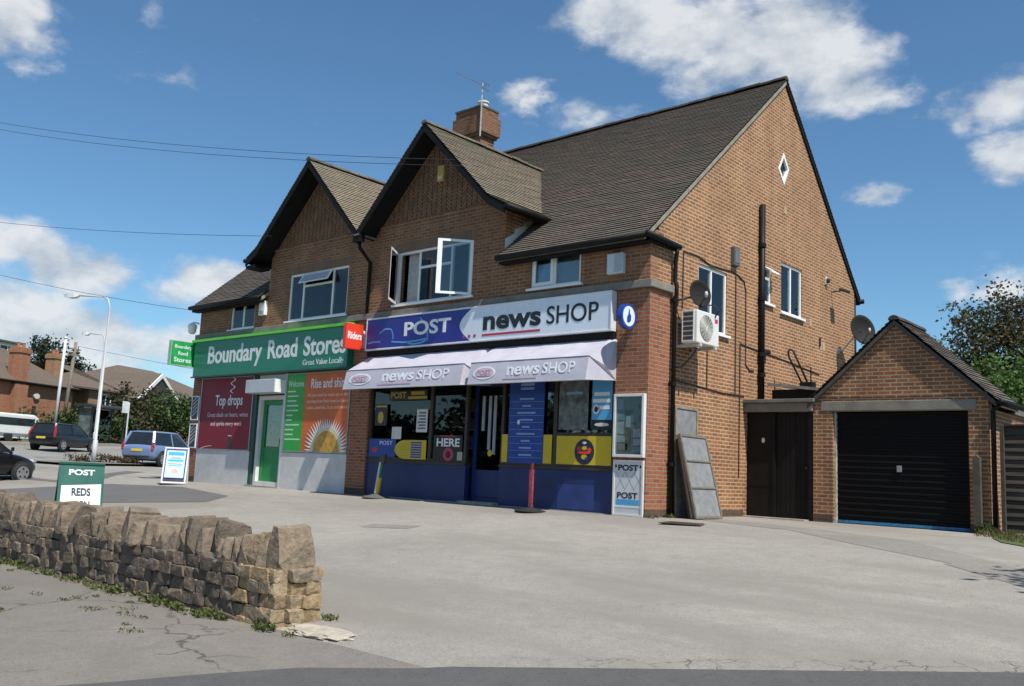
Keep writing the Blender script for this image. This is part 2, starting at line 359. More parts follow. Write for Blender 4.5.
# ------------------------------------------------------------------ materials
BR_FRONT = brick('brown_brick', (.245, .092, .038), (.48, .202, .082), (.38, .285, .19), msize=.013)
BR_SIDE = brick('tan_brick', (.26, .094, .035), (.51, .218, .082), (.57, .415, .26), .32, msize=.015)
BR_RED = brick('red_brick', (.39, .135, .062), (.30, .10, .048), (.37, .275, .19), .3)
BR_GAR = brick('garage_brick', (.23, .085, .032), (.43, .182, .068), (.48, .37, .25), .32, msize=.014)
BR_FAR = brick('far_red_brick', (.42, .155, .072), (.48, .195, .095), (.34, .24, .17), .3)
BR_FAR2 = brick('far_orange_brick', (.42, .21, .10), (.46, .24, .12), (.4, .3, .2), .3)
TILE = tile_mat('grey_brown_tiles', (.138, .106, .086), (.205, .156, .125), (.105, .10, .078))
TILE_G = tile_mat('sunlit_gable_tiles', (.28, .225, .165), (.37, .295, .21), (.22, .20, .14))  # lighter than the main roof tiles: their stronger sunlight is put into the colour
TILE_F = tile_mat('far_roof_tiles', (.17, .125, .09), (.21, .15, .11), (.14, .12, .09))
WHITE = plain('white_upvc', (.86, .86, .84), .35, .04)
WHITEP = plain('white_paint', (.72, .71, .68), .6, .08, 2, dirt=(.3, .27, .22, .3))
BLACK = plain('black_paint', (.009, .0088, .0088), .55, .3)
_plain['black_ribbed_metal'] = plain('black_ribbed_metal', (.005, .005, .0055), .7, .3)
for _n in ('black_paint', 'black_ribbed_metal'): _plain[_n].node_tree.nodes['Principled BSDF'].inputs['Specular IOR Level'].default_value = .2
TIMBER_BLK = plain('black_timber', (.011, .0105, .0105), .7, .35, 6); TIMBER_BLK.node_tree.nodes['Principled BSDF'].inputs['Specular IOR Level'].default_value = .2
CONC = plain('concrete', (.36, .33, .285), .9, .2, 4, bump=.004, dirt=(.14, .13, .11, .5))
LINTEL = plain('weathered_lintel', (.225, .21, .175), .9, .2, 3, bump=.004, dirt=(.12, .12, .10, .5))
LEAD = plain('lead', (.16, .165, .17), .55, .2)
GLASS = glass_mat('window_glass')
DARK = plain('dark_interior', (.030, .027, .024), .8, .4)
CURTAIN = plain('net_curtain', (.55, .54, .50), .9, .15, 12)
RENDERW = plain('white_render', (.62, .61, .585), .85, .1, 2.5, bump=.003, dirt=(.36, .33, .28, .3))
NAVY = plain('navy_panel', (.010, .026, .115), .45, .2, 2)
YEL = plain('yellow_vinyl', (.62, .46, .015), .4, .08)
BLUE = plain('blue_vinyl', (.015, .055, .30), .4, .12)
LBLUE = plain('light_blue_vinyl', (.09, .38, .68), .4, .1)
SIGNBLUE = plain('sign_deep_blue', (.020, .025, .25), .35, .12, 2)
SIGNWHITE = plain('sign_white', (.74, .80, .86), .3, .03)
LETW = plain('white_letters', (.80, .81, .80), .4, .03)
LETB = plain('black_letters', (.012, .013, .016), .35, .1)
LETR = plain('red_vinyl', (.52, .035, .075), .4, .08)
SIGNGREEN = plain('sign_green', (.012, .20, .115), .35, .06, 2)
BRIGHTGREEN = plain('bright_green', (.022, .36, .10), .4, .08)
LIME = plain('lime_strip', (.16, .62, .06), .4, .08)
DOORGREEN = plain('door_green', (.012, .23, .055), .4, .12)
MAROON = plain('maroon_poster', (.22, .007, .024), .6, .22, 1.2)
ORANGE = plain('orange_poster', (.62, .125, .02), .45, .15, 1.2)
POSTGREEN = plain('green_poster', (.03, .36, .05), .45, .12, 2)
GOLD = plain('gold_print', (.55, .30, .05), .5, .35, 9)
RED = plain('red_sign', (.78, .055, .025), .35, .06)
GREYMETAL = plain('grey_metal', (.36, .37, .38), .4, .12, 4, metal=.6)
GALV = plain('galvanised_steel', (.55, .56, .56), .45, .12, 5, metal=.5)
DKGREY = plain('dark_grey_metal', (.05, .05, .052), .5, .25)
AWN = plain('lilac_white_canopy', (.50, .485, .55), .6, .06, 3, dirt=(.40, .38, .44, .3))
PAPER = plain('paper', (.66, .66, .62), .8, .1, 6)
CREAM = plain('cream_plastic', (.66, .63, .54), .45, .07)
ACW = plain('aircon_white', (.74, .72, .66), .4, .06)
RUBBER = plain('black_rubber', (.02, .02, .02), .75, .2)

exec_order = 'setting first'
# ------------------------------------------------------------------ terrain
def terr(x, y):
    z = -.10
    if y < -.3: z += .09*(max(y, -9.2)+.3)
    if y < -9.2: z += .02*(max(y, -16)+9.2)
    if x < -18: z += .02*min(-18-x, 12)
    if x < -30: z += .03*min(-30-x, 8)
    if x < -38: z += .065*min(-38-x, 24)
    return z
def sheet(name, poly, mat, lift, cell=1.0, kind='structure', wob=0.0):
    """a surface laid on the terrain inside a convex outline"""
    xs = [p[0] for p in poly]; ys = [p[1] for p in poly]
    x0, x1, y0, y1 = min(xs), max(xs), min(ys), max(ys)
    gx = sorted(set([x0, x1]+[k for k in (-18., -30., -38., -62.) if x0 < k < x1]+[x0+(x1-x0)*i/max(1, int((x1-x0)/cell)) for i in range(max(1, int((x1-x0)/cell)))]))
    gy = sorted(set([y0, y1]+[k for k in (-.3, -9.2, -16.) if y0 < k < y1]+[y0+(y1-y0)*i/max(1, int((y1-y0)/cell)) for i in range(max(1, int((y1-y0)/cell)))]))
    bm = bmesh.new(); g = [[bm.verts.new((x, y, 0)) for y in gy] for x in gx]
    for i in range(len(gx)-1):
        for j in range(len(gy)-1): bm.faces.new((g[i][j], g[i+1][j], g[i+1][j+1], g[i][j+1]))
    n = len(poly); area = sum(poly[i][0]*poly[(i+1) % n][1]-poly[(i+1) % n][0]*poly[i][1] for i in range(n))
    for i in range(n):
        a, b = Vector(poly[i]), Vector(poly[(i+1) % n]); e = b-a; no = Vector((e.y, -e.x, 0)) if area > 0 else Vector((-e.y, e.x, 0))
        if no.length < 1e-9: continue
        bmesh.ops.bisect_plane(bm, geom=bm.verts[:]+bm.edges[:]+bm.faces[:], plane_co=(a.x, a.y, 0), plane_no=no, clear_outer=True)
    for v in bm.verts: v.co.z = terr(v.co.x, v.co.y)+lift
    me = D.meshes.new(name); bm.to_mesh(me); bm.free(); me.materials.append(mat)
    o = D.objects.new(name, me); C.objects.link(o)
    if kind: o['kind'] = kind
    return o
GRASS = plain('rough_grass', (.075, .10, .03), .95, .4, .6, bump=.02)
FORE = asphalt('forecourt_asphalt', (.405, .376, .326), .8, (.225, .205, .175, .8), 0)
PAVE = asphalt('pavement_asphalt', (.275, .247, .212), .75, (.17, .155, .13, .6), .8)
ROAD = asphalt('road_asphalt', (.125, .122, .117), .6)
ROADF = asphalt('far_road_asphalt', (.30, .29, .27), .4)
PATCH = asphalt('patch_and_shadow_asphalt', (.155, .15, .145), .5)
# ground: one sheet to the horizon
def axis(lims, fine, far):
    a = []; x = -far
    while x < lims[0]: a.append(x); x += max(12., (lims[0]-x)*.35)
    x = lims[0]
    while x <= lims[1]: a.append(x); x += fine
    x = lims[1]+12
    while x < far: a.append(x); x += max(12., (x-lims[1])*.5)
    a.append(far); return a
gx = sorted(set(axis((-96, 24), 4, 900)+[-18, -30, -38, -62])); gy = sorted(set(axis((-28, 40), 4, 900)+[-.3, -9.2, -16]))
m = M(); m.add([(x, y, terr(x, y)-.02) for x in gx for y in gy],
      [(i*len(gy)+j, (i+1)*len(gy)+j, (i+1)*len(gy)+j+1, i*len(gy)+j+1) for i in range(len(gx)-1) for j in range(len(gy)-1)])
structure(m.build('ground', GRASS, fix=False))
ex = Vector((.893, .45)); ey = Vector((-.45, .893))          # main road: across (towards the shop) and along
def rd(n_, s_): p = ex*n_+ey*s_; return (p.x, p.y)
sheet('forecourt', [(-27, -9.2), (14, -9.2), (14, 5), (4.9, 14), (-24, 14), (-31, 4)], FORE, .0, .75)
sheet('pavement', [(-40, -14.5), (6, -14.5), (6, -9.12), (-40, -9.12)], PAVE, .006, .75)
def convex_join(name, polys, mat, lift, cell=1.0):
    """several convex outlines as one surface"""
    bm = bmesh.new(); tmp = []
    for p in polys:
        o = sheet(name, p, mat, lift, cell); bm.from_mesh(o.data); tmp.append(o)
    for o in tmp: D.objects.remove(o, do_unlink=True)
    me = D.meshes.new(name); bm.to_mesh(me); bm.free(); me.materials.append(mat)
    o = D.objects.new(name, me); C.objects.link(o); o['kind'] = 'structure'; return o
edge = [(2.0, -12.6), (2.75, -11.7), (3.02, -11.1), (3.22, -10.49), (3.5, -9.83), (4.24, -9.0), (5.15, -8.33), (6.32, -7.47), (7.58, -6.53), (9.6, -5.1), (12.5, -3.2), (30, 8)]
polys = [[edge[i], edge[i+1], (34, -30)] for i in range(len(edge)-1)]
polys += [[(2.0, -12.6), (34, -30), (34, -60), (-60, -60), (-60, -30)], [(-60, -13.0), (2.0, -12.6), (-60, -30)]]
convex_join('road', polys, ROAD, .010, .8)
def off(p, q, k):
    e = (Vector(q)-Vector(p)).normalized(); return (-e.y*k, e.x*k)
EDGEM = asphalt('cracked_edge_asphalt', (.385, .357, .31), .8, (.225, .205, .175, .6), .85, 2.6, .018)
strips = []
for i in range(5, 9):
    a, b = Vector(edge[i]), Vector(edge[i+1]); o_ = Vector(off(a, b, .30))
    strips.append([tuple(a), tuple(b), tuple(b+o_), tuple(a+o_)])
convex_join('cracked_edge', strips, EDGEM, .0085, .4)
sheet('main_road', [rd(-36, -40), rd(-26, -40), rd(-26, 140), rd(-36, 140)], ROADF, .008, 2.5)
KERB = plain('kerb_concrete', (.42, .40, .36), .9, .12, 3)
m = M()
for n0, n1 in ((-36.15, -36.0), (-26.0, -25.85)):
    for s0 in range(-10, 80, 2):
        a, b, c_, d_ = rd(n0, s0), rd(n1, s0), rd(n1, s0+2), rd(n0, s0+2)
        z0 = terr(*a); z1 = terr(*d_)
        if n0 > -30 and 2 < s0 < 13: continue      # dropped kerb at the way in
        m.add([(a[0], a[1], z0-.05), (b[0], b[1], z0-.05), (c_[0], c_[1], z1-.05), (d_[0], d_[1], z1-.05), (a[0], a[1], z0+.11), (b[0], b[1], z0+.11), (c_[0], c_[1], z1+.11), (d_[0], d_[1], z1+.11)],
              [(3,2,1,0),(4,5,6,7),(0,1,5,4),(1,2,6,5),(2,3,7,6),(3,0,4,7)])
structure(m.build('kerb', KERB))
sheet('far_pavement', [rd(-39, -40), rd(-36.16, -40), rd(-36.16, 140), rd(-39, 140)], PAVE, .10, 2.5)
sheet('near_pavement', [rd(-25.84, 13), rd(-23.6, 13), rd(-23.6, 140), rd(-25.84, 140)], PAVE, .10, 2.5)
# dark asphalt of the forecourt; the thin strips are cast shadows painted in
convex_join('asphalt_and_shadow_patch', [[(-9.4, -3.2), (-10.3, -2.1), (-13.9, -1.35), (-16.7, -1.95), (-17.6, -4.5), (-11.3, -4.6)], [(-11.3, -4.6), (-17.6, -4.5), (-18.2, -8.6), (-13.5, -8.6)],
   [(-18.6, -2.6), (-24.5, -3.6), (-24.6, -2.9), (-18.5, -2.3)], [(-18.9, -1.1), (-23.0, 2.2), (-23.4, 1.7), (-19.1, -1.5)]], PATCH, .007, .7)
WORN = asphalt('worn_asphalt', (.325, .302, .262), .85, (.20, .18, .155, .7), 0)
convex_join('worn_strip', [[(.4, 1.6), (2.2, .9), (3.4, .3), (2.6, -.25), (1.0, .55), (.1, 1.2)], [(2.6, -.25), (3.4, .3), (4.9, -.55), (6.3, -1.75), (5.7, -2.1), (4.2, -1.15)],
    [(5.7, -2.1), (6.3, -1.75), (7.2, -2.7), (7.0, -3.3)]], WORN, .004, .5)
convex_join('tar_repair', [[(-3.2, -3.6), (-2.3, -3.3), (-2.2, -3.7), (-3.05, -4.0)]], asphalt('repair_asphalt', (.30, .28, .245), .8, (.2, .18, .155, .5), 0), .0045, .4)
# ================================================================== the pair of shops
HERR = None
def herringbone():
    s = NT('herringbone_brick'); g = s.n('ShaderNodeNewGeometry'); sp = s.n('ShaderNodeSeparateXYZ'); s.l(g.outputs['Position'], sp.inputs[0])
    pp = s.math('PINGPONG', sp.outputs[0], .165)
    v = s.math('MULTIPLY', s.math('ADD', sp.outputs[2], pp), .9)
    cx = s.n('ShaderNodeCombineXYZ'); s.l(sp.outputs[0], cx.inputs[0]); s.l(v, cx.inputs[1])
    bt = s.n('ShaderNodeTexBrick'); s.l(cx.outputs[0], bt.inputs['Vector']); bt.offset = 0
    for k, q in (('Scale', 1), ('Brick Width', .165), ('Row Height', .082), ('Mortar Size', .012), ('Mortar Smooth', .2), ('Bias', 0)): bt.inputs[k].default_value = q
    bt.inputs['Color1'].default_value = (.235, .115, .055, 1); bt.inputs['Color2'].default_value = (.36, .19, .09, 1); bt.inputs['Mortar'].default_value = (.06, .045, .032, 1)
    n = s.noise(g.outputs['Position'], 9, 5)
    c = s.mix(.55, bt.outputs['Color'], s.ramp(n, [(.25, .6), (.75, 1)]), 'MULTIPLY')
    s.set(Base_Color=c, Roughness=.9); s.bump(s.math('SUBTRACT', 1.0, bt.outputs['Fac']), .012); return s.m
HERR = herringbone()
def soldier_mat():
    s = NT('soldier_brick'); u, z, p = wallcoords(s)
    cx = s.n('ShaderNodeCombineXYZ'); s.l(z, cx.inputs[0]); s.l(u, cx.inputs[1])
    bt = s.n('ShaderNodeTexBrick'); s.l(cx.outputs[0], bt.inputs['Vector']); bt.offset = 0
    for k, q in (('Scale', 1), ('Brick Width', .5), ('Row Height', .075), ('Mortar Size', .010), ('Mortar Smooth', .2), ('Bias', 0)): bt.inputs[k].default_value = q
    bt.inputs['Color1'].default_value = (.19, .105, .06, 1); bt.inputs['Color2'].default_value = (.25, .14, .08, 1); bt.inputs['Mortar'].default_value = (.2, .165, .125, 1)
    s.set(Base_Color=bt.outputs['Color'], Roughness=.9); s.bump(s.math('SUBTRACT', 1.0, bt.outputs['Fac']), .01); return s.m
SOLD = soldier_mat()
VERGE = plain('verge_mortar', (.27, .245, .20), .95, .25, 6)

SB = thing('shop_building', 'long two storey brick building with twin front gables above two shops', 'building', (-8.0, 0, -.1))
fw = M().prism([(-16.13, -.4), (0, -.4), (0, 5.26), (-3.72, 5.26), (-3.72, 6.2), (-5.95, 8.3), (-8.15, 6.2), (-10.38, 8.3), (-12.55, 6.2), (-12.55, 5.26), (-16.13, 5.26)], 'y', 0, .25).build('front_wall', BR_FRONT, SB)
WIN = dict(a=(-7.2, -4.66, 4.40, 5.68), b=(-11.6, -9.06, 4.34, 5.62), c=(-2.95, -1.645, 4.37, 5.09), d=(-14.43, -13.2, 4.30, 5.04))
cut(fw, [(w[0], w[1], -.2, .4, w[2], w[3]) for w in WIN.values()] + [(-15.66, -8.62, -.2, .4, -.6, 2.93), (-7.9, -.72, -.2, .4, -.6, 2.78)])
sw = M().prism([(.25, -.4), (9.75, -.4), (9.75, 5.78), (5.58, 10.08), (.25, 5.42)], 'x', -.25, 0).build('side_wall', BR_SIDE, SB)
SWIN = dict(p=(1.73, 2.90, 3.60, 4.93), q=(5.42, 6.54, 4.52, 5.71), r=(4.50, 4.94, 4.60, 5.46))
DIA = [(5.52, 8.36), (5.80, 8.02), (5.54, 7.57), (5.24, 7.90)]
cut(sw, [(-.4, .2, w[0], w[1], w[2], w[3]) for w in SWIN.values()] + [(DIA, 'x', -.4, .2)])
M().prism([(.25, -.4), (9.75, -.4), (9.75, 5.78), (5.58, 10.08), (.25, 5.42)], 'x', -16.13, -15.88).build('side_wall', BR_SIDE, SB)
M().box(-15.88, -.25, 9.5, 9.75, -.4, 5.75).build('rear_wall', BR_SIDE, SB)
M().box(-15.88, -.25, .25, 9.5, 3.0, 3.15).build('floor', DARK, SB)
M().box(-15.88, -.25, 3.4, 3.5, -.1, 5.2).build('inner_wall', DARK, SB)  # dark partition added against light leaking through the rooms
M().box(-8.4, -8.2, .25, 3.4, -.1, 5.2).build('inner_wall', DARK, SB)
for x0, x1, nm in ((-15.655, -8.625, 'shop_floor'), (-7.895, -.725, 'shop_floor')):
    M().box(x0, x1, -.0, 3.4, -.35, -.085).build(nm, CONC, SB)
# redder rebuilt piers of the ground floor
M().box(-.715, .018, -.018, .67, -.35, 4.11).build('brick_pier', BR_RED, SB)
M().box(-8.61, -7.905, -.018, .2, -.35, 4.11).build('brick_pier', BR_RED, SB)
M().box(-16.148, -15.665, -.018, .3, -.35, 4.11).build('brick_pier', BR_RED, SB)
# string course
m = M().box(-16.22, .085, -.085, .02, 4.12, 4.27); m.box(.0, .085, .02, .70, 4.12, 4.27)
m.build('string_course', LINTEL, SB, bevel=.012)
for a, b in ((-12.53, -8.36), (-8.0, -3.74)):
    M().box(a, b, -.022, .0, 6.36, 6.43).build('brick_band', BR_FRONT, SB)
for ap in (-10.38, -5.95):
    M().prism([(ap-1.86, 6.44), (ap+1.86, 6.44), (ap, 8.2)], 'y', -.008, .0).build('herringbone_panel', HERR, SB)
for w in (WIN['a'], WIN['b']):
    M().box(w[0]-.1, w[1]+.1, -.006, .0, w[3]+.003, w[3]+.222).build('soldier_course', SOLD, SB)
PLIN = brick('dirty_plinth_brick', (.10, .062, .038), (.16, .095, .055), (.13, .105, .08), .4)
M().box(-.002, .022, -.022, .675, -.3, .045).build('plinth', PLIN, SB); M().box(-.01, .006, .675, 3.69, -.3, .03).build('plinth', PLIN, SB)
M().box(-8.615, -7.90, -.022, -.01, -.3, .06).build('plinth', PLIN, SB); M().box(-16.155, -15.66, -.022, -.01, -.3, .06).build('plinth', PLIN, SB)
# cheek walls of the gables with stepped lead
for x0, x1, xo, sgn in ((-3.95, -3.72, -3.72, 1), (-12.55, -12.32, -12.55, -1)):
    M().prism([(.25, 5.2), (1.05, 6.02), (1.05, 6.2), (.25, 6.2)], 'x', x0, x1).build('cheek_wall', BR_FRONT if sgn < 0 else BR_SIDE, SB)
    m = M().prism([(.0, 5.20), (.0, 5.56), (.28, 5.74), (.30, 5.84), (.58, 5.98), (.60, 6.06), (.80, 6.16), (.95, 6.1)], 'x', xo, xo+sgn*.012)
    m.build('flashing', plain('white_flashing', (.6, .59, .56), .6, .12), SB)

# ---- roofs
def tiles(name, mat, parent, P, U, Lu, O, prof, seed=0, course=.1):
    """rows of tiles from eave up to ridge: P ridge start, U along the ridge, O outwards, prof [(out, height)] from eave to ridge"""
    rnd = random.Random(seed); U = Vector(U); O = Vector(O); P = Vector(P)
    seg = [0]
    for a, b in zip(prof, prof[1:]): seg.append(seg[-1]+math.hypot(a[0]-b[0], a[1]-b[1]))
    S = seg[-1]
    def at(s):
        for i in range(len(prof)-1):
            if s <= seg[i+1] or i == len(prof)-2:
                t = (s-seg[i])/(seg[i+1]-seg[i]); a, b = prof[i], prof[i+1]
                d, z = a[0]+(b[0]-a[0])*t, a[1]+(b[1]-a[1])*t
                dx, dz = b[0]-a[0], b[1]-a[1]; l = math.hypot(dx, dz)
                return d, z, dz/l, -dx/l      # position and normal (out, up)
    nu = max(2, int(Lu/.33)); n = int(math.ceil(S/course)); m = M(); m.uv = []
    wob = [[rnd.uniform(-.004, .004) for _ in range(nu+1)] for _ in range(n+1)]
    for i in range(n):
        for top, s, off in ((0, i*course, .024), (1, min(S, (i+1)*course), .005)):
            d, z, no, nz = at(s)
            for j in range(nu+1):
                sag = -.015*math.sin(math.pi*j/nu)*(.5+.5*math.sin(s*1.1+seed)); q = off+wob[i][j]+sag
                p = P+U*(Lu*j/nu)+O*(d+no*q)+Vector((0, 0, z-P.z+nz*q))
                m.v.append(tuple(p)); m.uv.append((Lu*j/nu+(.0825 if i % 2 else 0)*0, s+(.0005 if not top else -.0005)))
    W = nu+1
    for i in range(n):
        b = 2*i*W
        for j in range(nu):
            m.f.append((b+j, b+j+1, b+W+j+1, b+W+j)); m.tint.append(.5)
            if i < n-1: m.f.append((b+W+j, b+W+j+1, b+2*W+j+1, b+2*W+j)); m.tint.append(.5)
            if i == 0: pass
    return m.build(name, mat, parent, fix=False)
def slab(name, mat, parent, P, U, Lu, O, prof, t0=.035, t1=.10):
    P = Vector(P); U = Vector(U); O = Vector(O); pts = []
    a, b = prof[0], prof[-1]
    top = [(d, z-t0*1.3) for d, z in prof]; bot = [(d, z-t1*1.35) for d, z in prof][::-1]
    poly = top+bot; n = len(poly); m = M()
    f = lambda p, t: tuple(P+U*t+O*p[0]+Vector((0, 0, p[1]-P.z)))
    m.add([f(p, 0) for p in poly]+[f(p, Lu) for p in poly], [tuple(range(n)), tuple(range(2*n-1, n-1, -1))]+[(i, (i+1) % n, n+(i+1) % n, n+i) for i in range(n)])
    return m.build(name, mat, parent)
def ridge_tiles(name, mat, parent, P, U, Lu, r=.11, step=.33):
    P = Vector(P); U = Vector(U); m = M(); side_ = U.cross(Vector((0, 0, 1))); k = int(Lu/step)
    for i in range(k):
        rr = r*random.uniform(.95, 1.05); dz = random.uniform(-.008, .008)
        vs = []
        for t in (i*Lu/k, (i+1)*Lu/k-.012):
            for j in range(7):
                q = math.pi*j/6; vs.append(tuple(P+U*t+side_*math.cos(q)*rr+Vector((0, 0, math.sin(q)*rr*.85-.03+dz))))
        m.add(vs, [(j, j+1, 7+j+1, 7+j) for j in range(6)]+[tuple(range(6, -1, -1)), tuple(range(7, 14))])
    return m.build(name, mat, parent)
PF = [(5.86, 5.075), (0, 10.2)]; PR = [(4.5, 5.57), (0, 10.2)]
tiles('roof', TILE, SB, (-3.70, 5.58, 10.2), (1, 0, 0), 3.76, (0, -1, 0), PF, 1)
tiles('roof', TILE, SB, (-16.3, 5.58, 10.2), (1, 0, 0), 3.73, (0, -1, 0), PF, 4)
tiles('roof', TILE, SB, (-12.57, 5.58, 10.2), (1, 0, 0), 8.87, (0, -1, 0), [(5.3, 5.565), (0, 10.2)], 5)
tiles('roof', TILE, SB, (-16.3, 5.58, 10.2), (1, 0, 0), 16.36, (0, 1, 0), PR, 2)
slab('roof_edge', VERGE, SB, (-3.71, 5.58, 10.2), (1, 0, 0), 3.75, (0, -1, 0), [(5.80, 5.127), (0, 10.2)])
slab('roof_edge', VERGE, SB, (-16.28, 5.58, 10.2), (1, 0, 0), 3.72, (0, -1, 0), [(5.80, 5.127), (0, 10.2)])
slab('roof_edge', BLACK, SB, (-16.28, 5.58, 10.2), (1, 0, 0), 16.32, (0, 1, 0), [(4.48, 5.585), (0.01, 10.2)])
ridge_tiles('ridge_tiles', TILE, SB, (-16.3, 5.58, 10.22), (1, 0, 0), 16.36)
GO = [(2.64, 6.14), (2.15, 6.40), (0, 8.5)]; GI = [(2.235, 6.24), (0, 8.5)]
for ap, outs in ((-10.38, (-1, 1)), (-5.92, (-1, 1))):
    for sg in outs:
        outer = (ap < -8 and sg < 0) or (ap > -8 and sg > 0)
        pr = GO if outer else GI
        P0, U0 = ((ap, -.56, 8.5), (0, 1, 0))
        tiles('gable_roof', TILE_G, SB, P0, U0, 4.4, (sg, 0, 0), pr, 3+sg+int(ap))
        slab('soffit', TIMBER_BLK, SB, (ap, -.53, 8.5), (0, 1, 0), 4.3, (sg, 0, 0), pr)
        # bargeboard
        d = .19
        pts = [(ap+sg*p[0], p[1]-.02) for p in pr]; low = [(x, z-d) for x, z in pts[::-1]]
        if sg < 0 : pts[-1] = (ap, pts[-1][1]); low[0] = (ap, low[0][1])
        M().prism(pts+low, 'y', -.55, -.51).build('bargeboard', TIMBER_BLK, SB)
        if outer:
            e = ap+sg*2.64
            if sg < 0: M().box(e-.02 if sg < 0 else ap+2.25, ap-2.25 if sg < 0 else e+.02, -.505, 0, 5.86, 5.95).build('eaves_box', TIMBER_BLK, SB)
            M().tube([(e+sg*.05, -.56, 6.09), (e+sg*.05, 1.0, 6.09)], .06, 8).build('gutter', BLACK, SB, smooth=True)
    ridge_tiles('ridge_tiles', TILE_G, SB, (ap, -.57, 8.52), (0, 1, 0), 4.3, .10)
M().box(-8.25, -8.05, -.56, 3, 6.13, 6.17).build('valley_gutter', LEAD, SB)
M().box(-8.3, -8.0, -.54, -.40, 5.98, 6.22).build('hopper', BLACK, SB)
# gutters, fascias, downpipes
for a, b in ((-3.68, .09), (-16.3, -12.6)):
    M().box(a, b, -.22, -.19, 4.95, 5.10).build('fascia_board', TIMBER_BLK, SB)
    M().box(a, b, -.19, .0, 4.95, 4.98).build('eaves_soffit', TIMBER_BLK, SB)
    M().tube([(a, -.30, 5.06), (b, -.30, 5.06)], .065, 8).build('gutter', BLACK, SB, smooth=True)
M().box(.004, .09, -.22, .76, 4.96, 5.10).build('fascia_board', TIMBER_BLK, SB)
M().tube([(.13, -.34, 5.07), (.13, .80, 5.03)], .062, 8).build('gutter', BLACK, SB, smooth=True)
M().tube([(.13, .70, 5.0), (.13, .70, 4.9), (.085, .73, 4.72), (.085, .73, 4.35), (.12, .73, 4.28), (.12, .73, 4.1), (.085, .73, 4.02), (.085, .73, -.08)], .042, 10).build('downpipe', BLACK, SB, smooth=True)
m = M()
for z in (.85, 2.35, 3.95): m.lathe([(.06, z), (.06, z+.07)], (.085, .73, 0), 12); m.box(-.0, .05, .65, .81, z+.02, z+.05)
m.build('pipe_collars', BLACK, SB)
M().tube([(-8.15, -.45, 6.0), (-8.15, -.42, 5.85), (-8.15, -.07, 5.55), (-8.15, -.07, 4.28)], .045, 10).build('downpipe', BLACK, SB, smooth=True)
M().tube([(-.02, 9.80, 5.6), (.0, 9.80, 2.3)], .045, 8).build('downpipe', BLACK, SB, smooth=True)
M().tube([(-16.3, 10.1, 5.55), (.12, 10.1, 5.55)], .065, 8).build('gutter', BLACK, SB, smooth=True)
# tall soil stack with a shorter waste beside it
M().tube([(.075, 4.33, 2.32), (.075, 4.33, 6.78)], .065, 12).build('soil_stack', BLACK, SB, smooth=True)
m = M()
for z in (2.9, 3.35, 4.6, 5.8): m.lathe([(.085, z), (.085, z+.09)], (.075, 4.33, 0), 12)
m.tube([(.075, 4.40, 3.42), (.09, 4.62, 3.48), (.0, 4.66, 3.5)], .06, 8); m.build('stack_joints', BLACK, SB)
CAB = plain('black_cable', (.03, .025, .02), .7, .2)
for pts in ([(.012, .80, 2.48), (.012, 1.9, 2.44), (.012, 2.7, 2.40), (.012, 3.68, 2.42)], [(.012, 3.47, 3.52), (.012, 3.46, .7)], [(.012, 3.47, 3.52), (.012, 4.2, 3.48), (.012, 5.6, 3.42), (.012, 7.5, 3.30)],
            [(.012, 1.12, 3.9), (.012, 1.13, 5.05), (.012, 1.7, 5.06), (.012, 2.2, 4.97), (.012, 2.75, 5.0), (.012, 3.1, 5.02), (.012, 3.3, 5.0), (.012, 3.62, 4.9), (.012, 3.7, 4.7), (.012, 3.72, 3.1), (.012, 3.9, 3.0), (.012, 4.1, 3.0)],
            [(.012, 3.25, 5.0), (.012, 3.27, 2.4)], [(.012, 2.1, 3.5), (.012, 2.1, 2.42)]):
    M().tube(pts, .013, 6).build('cable', CAB, SB)
m = M()
for y, z in ((5.55, 6.9), (7.55, 3.92), (7.72, 3.92), (6.95, 4.42)): M().box(0, .008, y, y+.13, z, z+.19).build('air_brick', plain('pale_airbrick', (.45, .33, .2), .9, .2), SB)
# chimney
m = M().box(-8.42, -7.56, 2.97, 3.50, 7.4, 9.66); m.box(-8.50, -7.50, 2.91, 3.56, 9.66, 9.74); m.box(-8.56, -7.44, 2.85, 3.62, 9.74, 10.24); m.box(-8.50, -7.50, 2.91, 3.56, 10.24, 10.45)
ch = m.build('chimney', brick('sooty_brick', (.34, .135, .055), (.17, .068, .034), (.22, .17, .115), .5, msize=.014), SB)
m = M().box(-8.52, -7.48, 2.88, 3.58, 10.45, 10.5); m.build('chimney_cap', plain('sooty_mortar', (.10, .09, .08), .9, .3), ch)
for x, y, h in ((-8.22, 3.2, .10), (-7.75, 3.2, .22)):
    M().lathe([(.15, 10.5), (.14, 10.5+h*.75), (.17, 10.5+h*.8), (.16, 10.5+h)], (x, y, 0), 16).build('chimney_pot', plain('pale_pot', (.62, .58, .5), .8, .12), ch, smooth=False)

